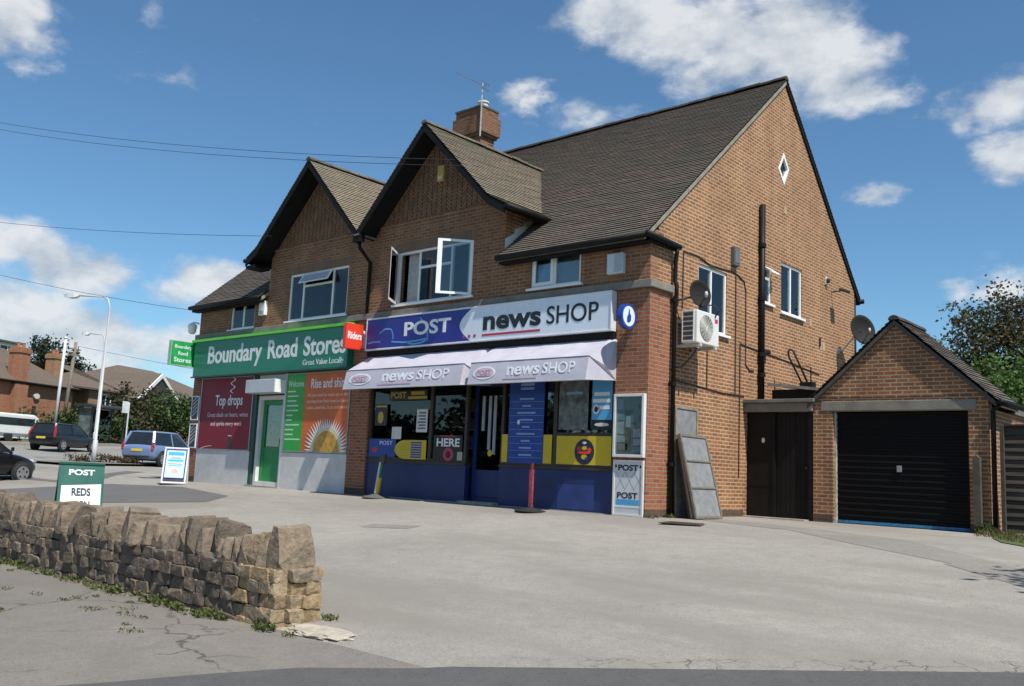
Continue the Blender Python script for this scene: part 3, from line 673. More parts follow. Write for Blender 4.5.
# ---- windows
def sash(name, parent, fr, u0, u1, v0, v1, hinge, ang, t=.055, glass=GLASS):
    """an opening light: hinge 'l', 'r' or 't', turned outwards by ang"""
    c, s_ = math.cos(R(ang)), math.sin(R(ang))
    def f(u, v, w):
        if hinge == 'l': return fr(u0+(u-u0)*c+w*s_, v, (u-u0)*s_-w*c if False else (u-u0)*s_+w*c)
        if hinge == 'r': return fr(u1-(u1-u)*c-w*s_, v, (u1-u)*s_+w*c)
        return fr(u, v1-(v1-v)*c-w*s_, (v1-v)*s_+w*c)
    o = rim(f, u0, u1, v0, v1, t, -.025, .025).build(name, WHITE, parent)
    flat(rect(u0+t, u1-t, v0+t, v1-t), f, -.004, .004, 'pane', glass, o)
    return o
def window(parent, fr, u0, u1, v0, v1, panes, sill=True, skip=(), fw_=.055, curtain=None, label=None):
    """a white window: panes are (u0,u1,v0,v1) fractions; skip leaves a pane open"""
    fo = rim(fr, u0+.002, u1-.002, v0+.002, v1-.002, fw_, -.10, -.03)
    W_, H_ = u1-u0, v1-v0; us = set(); ps = []
    for a, b, c, d in panes: ps.append((u0+a*W_, u0+b*W_, v0+c*H_, v0+d*H_))
    for a, b, c, d in ps:
        e = .028
        if a > u0+.01: pbox(fo, fr, a-e, a+e, max(c, v0+.05), min(d, v1-.05), -.097, -.034)
        if c > v0+.01: pbox(fo, fr, max(a+e, u0+.05), min(b-e, u1-.05), c-e, c+e, -.096, -.035)
    w = fo.build('window', WHITE, parent)
    for i, (a, b, c, d) in enumerate(ps):
        if i in skip: continue
        flat(rect(a+.03, b-.03, c+.03, d-.03), fr, -.068, -.060, 'pane', GLASS, w)
    if sill:
        M().box(u0-.07, u1+.07, v0-.045, v0+.003, -.09, .065).map(fr).build('sill', WHITE, w)
    if curtain:
        m = M()
        for a, b in curtain:
            n = 14; vs = []
            for i in range(n+1):
                u = a+(b-a)*i/n; vs += [(u, v0+.03, -.19+.025*math.sin(i*2.3)), (u, v1-.03, -.19+.02*math.sin(i*2.3))]
            m.add(vs, [(2*i, 2*i+2, 2*i+3, 2*i+1) for i in range(n)])
        m.map(fr).build('curtain', CURTAIN, w)
    return w
F0 = front(0.0); S0 = side(0.0)
w = WIN['a']; W1 = window(SB, F0, *w, [(0, .3, 0, 1), (.3, .72, 0, .66), (.3, .72, .66, 1), (.72, 1, 0, 1)], skip=(0, 3), curtain=[(-7.0, -6.42), (-6.36, -5.5)])
sash('open_casement', W1, F0, w[0]+.03, w[0]+.76, w[2]+.02, w[3]-.02, 'l', 55)
sash('open_casement', W1, F0, w[1]-.78, w[1]-.03, w[2]+.02, w[3]-.02, 'r', 47)
w = WIN['b']; W2 = window(SB, F0, *w, [(0, .24, 0, 1), (.24, .74, 0, .72), (.24, .74, .72, 1), (.74, 1, 0, 1)], skip=(2,), curtain=[(-11.5, -11.2)])
sash('open_vent', W2, F0, w[0]+.62, w[0]+1.87, w[2]+.93, w[3]-.03, 't', 28, .05, plain('obscure_glass', (.45, .48, .5), .2, .2, 30))
window(SB, F0, *WIN['c'], [(0, .47, 0, 1), (.47, 1, 0, 1)], curtain=[(-2.9, -1.7)])
sash('casement', SB, lambda u, v, w: F0(u, v, w-.03), -2.9, -2.36, 4.42, 5.05, 'l', 0, .07)
window(SB, F0, *WIN['d'], [(0, .5, 0, 1), (.5, 1, 0, 1)], curtain=[(-14.38, -13.25)])
window(SB, S0, *SWIN['p'], [(0, .48, 0, 1), (.48, 1, 0, 1)], curtain=[(1.8, 2.85)])
window(SB, S0, *SWIN['q'], [(0, .5, 0, 1), (.5, 1, 0, 1)], curtain=[(5.5, 6.45)])
w = SWIN['r']; W6 = window(SB, S0, *w, [(0, 1, 0, .68), (0, 1, .68, 1)], skip=(1,))
sash('open_vent', W6, S0, w[0]+.03, w[1]-.03, w[2]+.58, w[3]-.03, 't', 55, .045)
m = M(); 
cx_, cz_ = 5.525, 7.965
outp = DIA; inn = [(cx_+(p[0]-cx_)*.72, cz_+(p[1]-cz_)*.72) for p in DIA]
vs = [(p[0], p[1], .012) for p in outp]+[(p[0], p[1], .012) for p in inn]+[(p[0], p[1], -.1) for p in outp]+[(p[0], p[1], -.1) for p in inn]
fs = [(i, (i+1) % 4, 4+(i+1) % 4, 4+i) for i in range(4)]+[(4+i, 4+(i+1) % 4, 12+(i+1) % 4, 12+i) for i in range(4)]+[(8+i, 12+i, 12+(i+1) % 4, 8+(i+1) % 4) for i in range(4)]+[(i, 8+i, 8+(i+1) % 4, (i+1) % 4) for i in range(4)]
m.add(vs, fs); dw = m.map(S0).build('window', WHITE, SB, bevel=0)
flat(inn, S0, -.05, -.045, 'pane', GLASS, dw); flat(outp, S0, -.24, -.2, 'dark_backing', DARK, dw)  # dark plate behind the pane: the unlit room is put into its colour
dw['label'] = 'small diamond shaped gable window'

# ---- left shopfront (grocer)
M().box(-15.655, -12.87, -.015, .12, -.3, .845).build('stall_riser', RENDERW, SB)
M().box(-11.33, -8.625, -.015, .12, -.3, .845).build('stall_riser', RENDERW, SB)
M().box(-12.87, -12.72, -.01, .2, -.3, 2.93).build('shopfront_post', plain('dark_green_frame', (.02, .07, .05), .5, .2), SB)
M().box(-11.42, -11.335, -.01, .2, -.3, 2.93).build('shopfront_post', WHITEP, SB)
M().box(-12.70, -11.44, .02, .08, 2.40, 2.92).build('door_head', WHITEP, SB)
M().box(-12.87, -11.3, -.10, .6, -.3, -.062).build('doorstep', CONC, SB)
gd = rim(front(.0), -12.70, -11.44, -.06, 2.36, .11, -.16, -.05).build('door_frame', WHITEP, SB)
m = rim(front(.0), -12.56, -11.58, -.05, 2.24, .12, -.20, -.15); pbox(m, front(.0), -12.44, -11.70, .03, .98, -.19, -.165); dl = m.build('door', DOORGREEN, SB)
flat(rect(-12.43, -11.71, .99, 2.11), front(0), -.18, -.172, 'pane', glass_mat('dim_door_glass', .45), dl)
M().tube([(-11.66, .10, .95), (-11.66, .10, 1.2)], .016, 8).build('handle', GREYMETAL, dl)
M().box(-15.66, -8.62, .17, .2, .85, 2.93).build('boarding', DARK, SB) if False else None

# ---- right shopfront (newsagent)
for a, b in ((-7.895, -4.60), (-3.62, -.725)):
    M().box(a, b, .03, .16, -.3, .70).build('stall_riser', NAVY, SB)
    M().box(a, b, -.0, .19, .70, .745).build('shop_sill', plain('dark_brown_frame', (.045, .03, .022), .5, .25), SB)
DBR = _plain['dark_brown_frame']
M().box(-2.05, -1.15, .026, .03, -.05, .42).build('lighter_panel', plain('faded_blue_panel', (.025, .05, .19), .5, .2), SB)
def shop_window(u0, u1, mull, trans=None):
    fr = front(.05); m = rim(fr, u0, u1, .746, 2.775, .07, -.06, .02)
    for x in mull: pbox(m, fr, x-.045, x+.045, .81, 2.70, -.058, .018)
    if trans:
        for a, b, z in trans: pbox(m, fr, a, b, z-.03, z+.03, -.055, .015)
    o = m.build('shop_window', DBR, SB)
    xs = [u0+.05]+list(mull)+[u1-.05]
    for a, b in zip(xs, xs[1:]): flat(rect(a+.03, b-.03, .80, 2.72), fr, -.03, -.022, 'pane', GLASS, o)
    return o
shop_window(-7.89, -4.61, [-5.76])
shop_window(-3.61, -.73, [-2.17], [(-2.12, -.80, 1.385)])
m = rim(front(.22), -4.59, -3.63, -.06, 2.5, .1, -.05, .0); pbox(m, front(.22), -4.49, -3.73, .05, .62, -.04, -.01); dl = m.build('door', NAVY, SB)
flat(rect(-4.48, -3.74, .63, 2.39), front(.22), -.03, -.024, 'pane', GLASS, dl)
m = M()
for x, z0 in ((-4.36, 1.45), (-4.17, 1.05), (-4.02, .95)): pbox(m, front(.22), x, x+.075, z0, 2.2, -.02, .0)
m.build('pale_strip', plain('grey_strip', (.30, .33, .36), .5, .15), dl)
flat(oval(-4.09, .98, .06, .07), front(.22), -.015, .0, 'round_notice', YEL, dl)
M().box(-4.59, -3.63, .0, .26, 2.5, 2.775).build('door_head', DBR, SB)
M().box(-4.62, -3.60, -.16, .5, -.3, -.045).build('doorstep', CONC, SB)
M().box(-7.9, -.72, .19, .22, 2.74, 2.78).build('ceiling_trim', DARK, SB)
# ================================================================== signs, canopies and fittings on the shops (each lifts off on its own)
def fronted(name, label, cat, loc, group=None): return thing(name, label, cat, loc, 0, group)
# green fascia sign
T = thing('fascia_sign', 'long green shop fascia sign with white lettering above the grocer shopfront', 'sign', (-12.4, -.1, 2.93))
M().box(-15.95, -8.63, -.20, -.002, 2.955, 4.0).build('board', SIGNGREEN, T, bevel=.008)
M().box(-16.05, -8.58, -.26, -.002, 4.002, 4.075).build('lime_strip', LIME, T)
M().box(-15.99, -8.61, -.235, -.202, 2.935, 2.975).build('bottom_trim', plain('dark_green_frame', (.02, .07, .05)), T)
f = front(-.20)
for wd, a, b, lo in (('Boundary', -15.15, -12.36, 3.16), ('Road', -12.08, -10.74, 3.32), ('Stores', -10.46, -8.70, 3.32)):
    text(wd, f, a, b, lo, 3.84, LETW, T, bold=.022)
text('Great Value Locally', f, -10.45, -8.75, 3.035, 3.23, LETW, T)
# blue and white fascia sign
T = thing('fascia_sign', 'blue and white fascia sign with black and red lettering above the lilac canopies', 'sign', (-4.37, -.08, 3.3))
M().box(-7.97, -.77, -.16, -.002, 3.36, 4.08).build('board', SIGNWHITE, T)
rim(front(-.002), -8.0, -.74, 3.33, 4.11, .035, .0, .172).build('frame', plain('pale_frame', (.74, .74, .77), .4, .04), T, bevel=.006)
f = front(-.16)
arc = [(-4.47-.34*math.sin(math.pi*i/14), 3.366+.708*i/14) for i in range(15)]
flat([(-7.962, 3.366)]+arc+[(-7.962, 4.074)], f, .0, .004, 'blue_field', SIGNBLUE, T)
text('POST', f, -6.62, -5.08, 3.60, 3.93, LETW, T, w=.009, bold=.026)
for pts in ([(-7.5, 3.72), (-7.3, 3.82), (-7.08, 3.80), (-7.0, 3.66), (-7.0, 3.56)], [(-7.9, 3.50), (-7.7, 3.53), (-7.45, 3.52)], [(-7.05, 3.50), (-6.6, 3.46), (-6.2, 3.47), (-5.8, 3.50)], [(-6.5, 3.44), (-6.3, 3.40), (-6.05, 3.41), (-5.85, 3.46)],
            [(-6.1, 4.0), (-5.92, 3.85), (-5.82, 3.6), (-5.80, 3.45)]):
    m = M()
    for (u0, v0), (u1, v1) in zip(pts, pts[1:]):
        l = math.hypot(u1-u0, v1-v0); nx, ny = -(v1-v0)/l*.018, (u1-u0)/l*.018
        m.add([(u0+nx, v0+ny, .007), (u0-nx, v0-ny, .007), (u1-nx, v1-ny, .007), (u1+nx, v1+ny, .007)], [(0, 1, 2, 3)])
    m.map(f).build('swoosh', LBLUE, T)
text('news', f, -4.10, -2.49, 3.56, 3.86, LETB, T, w=.006, bold=.032)
text('SHOP', f, -2.34, -1.05, 3.565, 3.93, LETB, T, w=.006, bold=.006)
flat(rect(-4.12, -2.50, 3.44, 3.485), f, .0, .005, 'underline', LETR, T)
for x in (-4.66, -4.5, -4.34): flat(oval(x, 3.465, .04, .035, 12), f, .0, .005, 'dot', LETR, T)
# lilac canopies
M().box(-8.0, -.74, -.10, -.002, 3.20, 3.325).build('canopy_box', TIMBER_BLK, SB)
def canopy(x0, x1, label):
    T = thing('shop_canopy', label, 'canopy', ((x0+x1)/2, -.4, 2.33), 0, 'canopies over the newsagent shopfront')
    T2 = .0
    m = M()
    # curved section: back top, front top, front bottom; closed ends running back to the wall pivots
    sec = [(-.03, 3.20), (-.25, 3.07), (-.50, 2.92), (-.74, 2.775), (-.78, 2.60), (-.81, 2.45), (-.83, 2.33)]
    n = 14; vs = []
    for i in range(n+1):
        x = x0+.10+(x1-x0-.20)*i/n; sg = .008*math.sin(i*1.9)
        for y, z in sec: vs.append((x, y, z+(sg if y < -.1 else 0)))
    k = len(sec)
    m.add(vs, [(i*k+j, (i+1)*k+j, (i+1)*k+j+1, i*k+j+1) for i in range(n) for j in range(k-1)])
    for x, b in ((x0, 0), (x1, n*k)):
        # end panels pulled back to the pivot at the wall
        vs = [(m.v[b+j]) for j in range(k)]+[(x, -.02, 3.17), (x, -.02, 2.40), (x, -.30, 2.62)]
        m.add(vs, [(0, 1, k), (1, 2, k+2, k), (k, k+2, k+1), (2, 3, k+2), (3, 4, k+1, k+2), (4, 5, k+1), (5, 6, k+1)])
    o = m.build('cloth', AWN, T, fix=False)
    sm = o.modifiers.new('thick', 'SOLIDIFY'); sm.thickness = .004
    dark = plain('canopy_seam', (.16, .15, .18), .7, .2)
    M().tube([(x0+.1, -.742, 2.782), (x1-.1, -.742, 2.782)], .010, 6).build('seam', dark, T)
    M().tube([(x0+.1, -.832, 2.335), (x1-.1, -.832, 2.335)], .014, 6).build('front_bar', GALV, T)
    for x, xe in ((x0, x0+.1), (x1, x1-.1)):
        M().tube([(x, -.025, 2.40), (xe, -.742, 2.782)], .011, 6).build('rib', dark, T)
        M().tube([(x, -.02, 2.40), (xe, -.832, 2.335)], .013, 6).build('rib', GALV, T)
    def f(u, v, w):      # printed valance, slightly sloping
        t = (v-2.33)/(2.775-2.33); y = -.835+.095*t
        if .35 < t < 1: y = -.78-.012 if False else y-.006
        return (u, y-.008-w, v)
    L_ = x1-x0; oc = x0+.165*L_; rx = .085*L_
    flat(oval(oc, 2.555, rx*1.12, .135), f, .0, .003, 'oval_badge', plain('canopy_print_white', (.80, .79, .83), .6, .05), T)
    flat(oval(oc, 2.555, rx*.98, .108), f, .003, .005, 'oval_badge', AWN, T)
    text('POST', f, oc-rx*.72, oc+rx*.72, 2.515, 2.615, plain('faded_red_print', (.55, .22, .28), .6, .1), T, w=.008, bold=.02)
    flat(rect(oc-rx*.7, oc+rx*.7, 2.475, 2.49), f, .005, .008, 'underline', _plain['faded_red_print'], T)
    text('news', f, x0+.355*L_, x0+.615*L_, 2.48, 2.66, _plain['canopy_print_white'], T, w=.004, bold=.022)
    text('SHOP', f, x0+.64*L_, x0+.88*L_, 2.48, 2.70, _plain['canopy_print_white'], T, w=.004, bold=.004)
    flat(rect(x0+.33*L_, x0+.60*L_, 2.405, 2.43), f, .0, .003, 'underline', plain('faded_pink_print', (.56, .38, .48), .6, .1), T)
    return T
canopy(-8.0, -3.93, 'lilac canopy over the left window and door of the newsagent, nearer the grocer')
canopy(-3.92, -.70, 'lilac canopy over the right window of the newsagent, beside the brick corner')
# projecting signs (faces towards +X)
T = thing('projecting_sign', 'green projecting box sign with three lines of white lettering at far left corner', 'sign', (-16.2, -.45, 3.25))
M().box(-16.27, -16.13, -.84, -.08, 3.30, 4.0).build('sign_box', BRIGHTGREEN, T, bevel=.01)
f = side(-16.13)
for wd, a, b, lo, hi in (('Boundary', -.74, -.19, 3.77, 3.90), ('Road', -.62, -.32, 3.60, 3.71), ('Stores', -.74, -.20, 3.39, 3.53)): text(wd, f, a, b, lo, hi, LETW, T, bold=.02)
M().box(-16.23, -16.17, -.08, .0, 3.5, 3.8).build('bracket', BRIGHTGREEN, T)
rim(lambda u, v, w: (-16.2+w, u, v), -.86, -.06, 3.28, 4.02, .02, -.075, .076).build('trim', plain('pale_green_trim', (.35, .6, .42), .4, .1), T)
T = thing('projecting_sign', 'small red projecting box sign with white lettering between the two fascia signs', 'sign', (-8.2, -.3, 3.3))
M().box(-8.30, -8.18, -.62, -.10, 3.36, 3.98).build('sign_box', RED, T, bevel=.01)
text('Riders', side(-8.18), -.57, -.15, 3.60, 3.78, LETW, T, bold=.03)
M().box(-8.28, -8.20, -.10, .0, 3.42, 3.85).build('bracket', plain('pale_frame', (.74, .74, .77)), T)
T = thing('projecting_sign', 'round white projecting sign with blue rim on the brick corner pier', 'sign', (-.32, -.3, 3.3))
def fx(u, v, w): return (-.30+w, u, v)
flat(oval(-.30, 3.545, .235, .235, 36), fx, -.05, .05, 'disc', BLUE, T)
flat(oval(-.30, 3.545, .188, .188, 32), fx, .05, .054, 'white_face', SIGNWHITE, T)
flat([(-.36, 3.43), (-.30, 3.42), (-.24, 3.47), (-.235, 3.56), (-.275, 3.60), (-.285, 3.68), (-.31, 3.67), (-.325, 3.58), (-.365, 3.52)], fx, .054, .057, 'blue_emblem', BLUE, T)
M().box(-.335, -.265, -.075, -.018, 3.48, 3.61).build('bracket', BLUE, T, bevel=.008)
# roller shutter box over the grocer door
T = thing('shutter_box', 'white roller shutter box over the green shop door', 'shutter box', (-12.0, -.2, 2.38))
M().box(-12.78, -11.40, -.36, -.012, 2.40, 2.76).build('casing', plain('dirty_white_metal', (.55, .57, .58), .45, .08), T, bevel=.012)
M().box(-11.40, -11.385, -.35, -.02, 2.41, 2.75).build('end_plate', WHITE, T)
# ---- posters of the grocer
def panel(name, label, cat, u0, u1, v0, v1, mat, group=None, y=.0, rimmat=None, t=.035):
    T = thing(name, label, cat, ((u0+u1)/2, y-.03, v0), 0, group); f = front(y)
    M().box(u0, u1, y-.022, y-.001, v0, v1).build('sheet', mat, T)
    rim(f, u0-.02, u1+.02, v0-.02, v1+.02, t, .0, .035).build('frame', rimmat or GREYMETAL, T)
    return T, front(y-.022)
T, f = panel('poster_panel', 'dark red drinks poster filling the window left of the green door', 'poster', -15.63, -12.90, .86, 2.92, MAROON)
PINK = plain('pale_pink_print', (.72, .55, .55), .6, .08)
text('Top drops', f, -14.83, -13.40, 2.02, 2.42, LETW, T, bold=.008)
text('Great deals on beers, wines', f, -15.2, -13.08, 1.77, 1.92, PINK, T)
text('and spirits every week', f, -15.0, -13.35, 1.50, 1.66, PINK, T)
m = M(); pts = [(-14.02, 2.90), (-13.86, 2.80), (-14.0, 2.72), (-13.88, 2.64), (-14.04, 2.55), (-13.9, 2.47), (-14.0, 2.44)]
for i in range(36):
    q = i/36; u = -13.96+.10*math.sin(q*13); v = 2.90-.44*q; q2 = (i+1)/36; u2 = -13.96+.10*math.sin(q2*13); v2 = 2.90-.44*q2
    m.add([(u-.03, v, .004), (u+.03, v, .004), (u2+.03, v2, .004), (u2-.03, v2, .004)], [(0, 1, 2, 3)])
m.map(f).build('ribbon_print', LETW, T)
BOT = plain('bottle_print', (.03, .018, .02), .4, .4, 8)
flat([(-14.02, .88), (-13.80, .88), (-13.80, 1.14), (-13.88, 1.24), (-13.88, 1.62), (-13.94, 1.62), (-13.94, 1.24), (-14.02, 1.14)], f, .0, .003, 'bottle_print', BOT, T)
flat(rect(-14.0, -13.82, 1.24, 1.27), f, .003, .005, 'label_print', PINK, T)
m = M()
for i in range(14):
    a, b = math.pi*(.55+.4*i/14), math.pi*(.55+.4*(i+1)/14)
    p = lambda q, r: (-14.7+r*math.cos(q)*1.25, .78+r*math.sin(q)*.28, .003)
    m.add([p(a, .70), p(b, .70), p(b, .64), p(a, .64)], [(0, 1, 2, 3)])
m.map(f).build('plate_print', PINK, T)
T, f = panel('poster_panel', 'green and orange breakfast poster with a white rayed sun right of the green door', 'poster', -11.31, -8.64, .875, 2.90, ORANGE)
flat(rect(-11.30, -10.52, .88, 2.895), f, .0, .003, 'green_strip', POSTGREEN, T)
PG = plain('pale_green_print', (.60, .78, .58), .6, .08)
text('Welcome', f, -11.25, -10.56, 2.56, 2.72, PG, T, w=.006, bold=.01)
rr = random.Random(3)
for i in range(11):
    v = 2.42-.125*i; flat(rect(-11.25, -11.25+rr.uniform(.25, .66), v, v+.035), f, .003, .005, 'printed_line', PG, T)
PO = plain('pale_orange_print', (.85, .62, .48), .6, .08)
text('Rise and shine', f, -10.25, -8.75, 2.50, 2.75, LETW, T, bold=.01)
for i, tx in enumerate(('All you need to wake up to this', 'morning from fresh bread and juice', 'cakes, pastries, fruit and more')):
    text(tx, f, -10.38, -8.70, 2.26-.16*i, 2.37-.16*i, PO, T)
cx0, cz0 = -9.46, .88
for i in range(27):
    a = math.pi*(i+.5)/27
    c_, s_ = math.cos(a), math.sin(a); r0, r1, hw = .62, .90+.05*math.sin(3*a), .032
    flat([(cx0+c_*r0-s_*hw, cz0+s_*r0+c_*hw), (cx0+c_*r0+s_*hw, cz0+s_*r0-c_*hw), (cx0+c_*r1, max(cz0, cz0+s_*r1))], f, .003, .006, 'ray', LETW, T)
flat([(cx0+.62*math.cos(math.pi*i/20), cz0+.62*math.sin(math.pi*i/20)) for i in range(21)], f, .003, .005, 'sun_rim', plain('pale_gold', (.68, .60, .36), .5, .15), T)
flat([(cx0+.53*math.cos(math.pi*i/20), cz0+.53*math.sin(math.pi*i/20)) for i in range(21)], f, .006, .008, 'sun_disc', GOLD, T)
PR_D = plain('dark_print', (.03, .028, .035), .5, .6, 12)
for z0, z1, lb in ((1.72, 2.40, 'upper narrow black and white poster on the far left brick pier'), (.90, 1.58, 'lower narrow black and white poster on the far left brick pier')):
    T, f = panel('narrow_poster', lb, 'poster', -16.09, -15.72, z0, z1, PR_D, 'narrow posters on the far left pier', -.02, plain('pale_frame', (.74, .74, .77)), .03)
    for k in range(5):
        a = z0+.08+k*.11; flat([(-16.04, a), (-15.78, a+.16), (-15.78, a+.20), (-16.04, a+.05)], f, .0, .003, 'pale_print', plain('grey_print', (.42, .42, .46), .6, .2), T)
# ---- bills, stickers and displays in the newsagent's windows (stuck on the panes)
GF = front(.026)
def sticker(name, label, u0, u1, v0, v1, mat, group=None, poly=None, w=0.0, cat='poster'):
    T = thing(name, label, cat, ((u0+u1)/2, .02, v0), 0, group)
    flat(poly or rect(u0, u1, v0, v1), GF, .0+w, .003+w, 'sheet', mat, T); return T
DYEL = plain('gold_lettering', (.50, .36, .04), .45, .1)
T = sticker('window_poster', 'blue window poster with small white lettering low in the left pane', -7.84, -6.88, .82, 1.24, BLUE)
text('POST', GF, -7.45, -7.0, 1.10, 1.19, LETW, T, w=.006)
flat(oval(-7.62, .98, .11, .06, 14), GF, .003, .005, 'red_print', LETR, T)
pts = [(-5.85, .79), (-5.85, 1.22), (-6.55, 1.22)]+[(-6.55-.36*math.sin(math.pi*i/12), 1.005+.215*math.cos(math.pi*i/12)) for i in range(1, 12)]+[(-6.55, .79)]
T = sticker('window_sticker', 'yellow round ended window sticker with a blue ladder of lines', -6.91, -5.85, .79, 1.22, YEL, None, pts, .004, 'sticker')
for k in range(7):
    v = .82+k*.054; flat(rect(-6.36, -6.0, v, v+.036), GF, .007, .009, 'blue_line', BLUE, T)
for k in range(5):
    v = .86+k*.066; flat(rect(-6.75, -6.42, v, v+.012), GF, .007, .009, 'dark_line', DYEL, T)
T = sticker('window_lettering', 'gold lettering along the top of the leftmost newsagent window', -7.2, -5.9, 2.13, 2.36, plain('dark_print', (.03, .028, .035)), cat='sticker')
text('POST', GF, -7.15, -6.62, 2.18, 2.33, DYEL, T, w=.004, bold=.02)
flat(rect(-6.55, -5.92, 2.16, 2.22), GF, .003, .005, 'gold_bar', DYEL, T); flat(rect(-6.45, -6.0, 2.25, 2.33), GF, .003, .005, 'gold_bar', DYEL, T)
T = sticker('paper_notice', 'white printed paper notice taped high in the left window', -6.22, -5.86, 1.40, 1.92, PAPER, cat='notice')
for k in range(6): flat(rect(-6.17+.03*(k % 2), -5.92, 1.47+k*.07, 1.505+k*.07), GF, .003, .005, 'printed_line', plain('grey_ink', (.10, .10, .16), .6, .3), T)
sticker('paper_notice', 'plain pale paper square above the blue poster in the left window', -7.05, -6.72, 1.24, 1.52, PAPER, cat='notice')
T = sticker('window_poster', 'dark poster with gold lettering and figure at the upper left of the left window', -7.68, -7.25, 1.55, 2.05, plain('dark_print', (.03, .028, .035)))
flat(rect(-7.66, -7.28, 1.98, 2.02), GF, .003, .005, 'gold_bar', DYEL, T); flat(oval(-7.48, 1.74, .10, .14), GF, .003, .005, 'figure_print', DYEL, T)
T = sticker('window_sticker', 'dark window sticker reading here above a red ring', -5.62, -4.72, .79, 1.34, plain('near_black_vinyl', (.012, .012, .013), .4, .2), cat='sticker')
text('HERE', GF, -5.52, -4.80, 1.09, 1.27, LETW, T, w=.005, bold=.025)
m = M(); n = 24
vs = [(-5.14+r*math.cos(2*math.pi*i/n)*1.1, .92+r*math.sin(2*math.pi*i/n), .005) for r in (.075, .145) for i in range(n)]
m.add(vs, [(i, (i+1) % n, n+(i+1) % n, n+i) for i in range(n)]); m.map(GF).build('red_ring', LETR, T)
for k in range(2): flat(rect(-5.4, -4.9-.1*k, 1.30+.02*k, 1.312+.02*k), GF, .003, .005, 'red_line', LETR, T)
flat(rect(-4.86, -4.70, .80, .98), GF, .003, .006, 'green_label', plain('dull_green_label', (.32, .40, .26), .6, .2), T)
T = sticker('window_poster', 'tall blue services poster with rows of small white lettering beside the door', -3.40, -2.46, .79, 2.62, BLUE)
for k in range(9): flat(rect(-3.38, -2.48, .90+.142*k, .906+.142*k), GF, .003, .005, 'pale_line', plain('pale_blue_print', (.22, .36, .62), .5, .1), T)
rr = random.Random(9)
for k in range(9):
    c_ = -2.93; h = rr.uniform(.10, .26); flat(rect(c_-h, c_+h, .94+.142*k, .975+.142*k), GF, .003, .006, 'printed_line', _plain['pale_blue_print'], T)
for k in range(3): flat(rect(-3.1, -2.74, 2.28+.085*k, 2.33+.085*k), GF, .003, .006, 'printed_line', _plain['pale_blue_print'], T)
flat(oval(-3.13, 1.62, .035, .05), GF, .003, .006, 'white_figure', LETW, T)
sticker('window_band', 'yellow window band left of the tall blue services poster', -3.57, -3.41, .80, 1.37, YEL, 'yellow bands of the right window', cat='sticker')
sticker('window_band', 'yellow window band between the tall blue poster and the mullion', -2.45, -2.23, .80, 1.37, YEL, 'yellow bands of the right window', cat='sticker')
T = sticker('window_band', 'wide yellow window band with a dark oval emblem', -2.11, -.79, .80, 1.35, YEL, 'yellow bands of the right window', cat='sticker')
flat(oval(-1.42, 1.05, .235, .245, 32), GF, .003, .006, 'oval_emblem', plain('emblem_dark', (.02, .022, .05), .45, .2), T)
for q, (u, v, a, b, mm) in enumerate(((-1.55, 1.10, .05, .06, LETR), (-1.42, 1.12, .06, .04, YEL), (-1.30, 1.08, .05, .05, RED), (-1.42, .95, .07, .05, YEL), (-1.42, 1.22, .05, .025, LETW), (-1.36, .92, .04, .03, BLUE), (-1.42, 1.03, .16, .028, RED))):
    flat(oval(u, v, a, b, 14), GF, .006+.001*q, .008+.001*q, 'emblem_mark', mm, T)
T = sticker('window_poster', 'pale blue window poster with white lettering at the right end of the newsagent window', -1.27, -.80, 1.47, 2.52, LBLUE)
for k, (a, b) in enumerate(((-1.22, -.86), (-1.25, -.84), (-1.12, -.86))): flat(rect(a, b, 2.12-.13*k, 2.19-.13*k), GF, .003, .006, 'printed_line', LETW, T)
flat(oval(-1.17, 1.86, .075, .09), GF, .003, .006, 'badge_print', LETW, T); flat(oval(-1.17, 1.86, .045, .055), GF, .006, .008, 'badge_print', plain('emblem_dark', (.02, .022, .05)), T)
flat(rect(-1.27, -.80, 1.47, 1.66), GF, .003, .006, 'dark_strip', plain('near_black_vinyl', (.012, .012, .013)), T); flat(oval(-1.03, 1.57, .17, .035), GF, .006, .008, 'pale_print', PAPER, T)
T = sticker('window_poster', 'dim grey green picture poster left of the pale blue window poster', -2.08, -1.36, 1.47, 2.45, plain('dim_picture_print', (.12, .14, .13), .5, .7, 7))
flat(rect(-1.9, -1.5, 2.16, 2.21), GF, .003, .006, 'printed_line', plain('pale_blue_print', (.22, .36, .62)), T)
# shelves of goods inside the dark shop
GOODS = tint_mat('shelf_goods', [(0, (.25, .05, .04)), (.25, (.30, .25, .08)), (.5, (.10, .14, .28)), (.75, (.32, .30, .28)), (1, (.06, .16, .08))], .6)
for x0, x1, yy in ((-7.6, -5.0, 1.7), (-3.3, -1.0, 1.9)):
    T = thing('shop_shelves', 'shelves of colourful goods inside the newsagent behind the '+('left' if x0 < -5 else 'right')+' window', 'shelves', ((x0+x1)/2, yy, -.08))
    m = M(); 
    for z in (.2, .65, 1.1, 1.55, 2.0): m.box(x0, x1, yy, yy+.35, z, z+.03)
    m.box(x0-.03, x0, yy, yy+.35, -.08, 2.3); m.box(x1, x1+.03, yy, yy+.35, -.08, 2.3); m.build('rack', GREYMETAL, T)
    m = M(); rr = random.Random(int(-x0*10))
    for z in (.23, .68, 1.13, 1.58, 2.03):
        x = x0+.02
        while x < x1-.2:
            w_ = rr.uniform(.07, .2); m.box(x, x+w_*.94, yy+.03, yy+.3, z, z+rr.uniform(.15, .34), rr.random()); x += w_
    o = m.build('goods', GOODS, T, tint=True); o['kind'] = 'stuff'
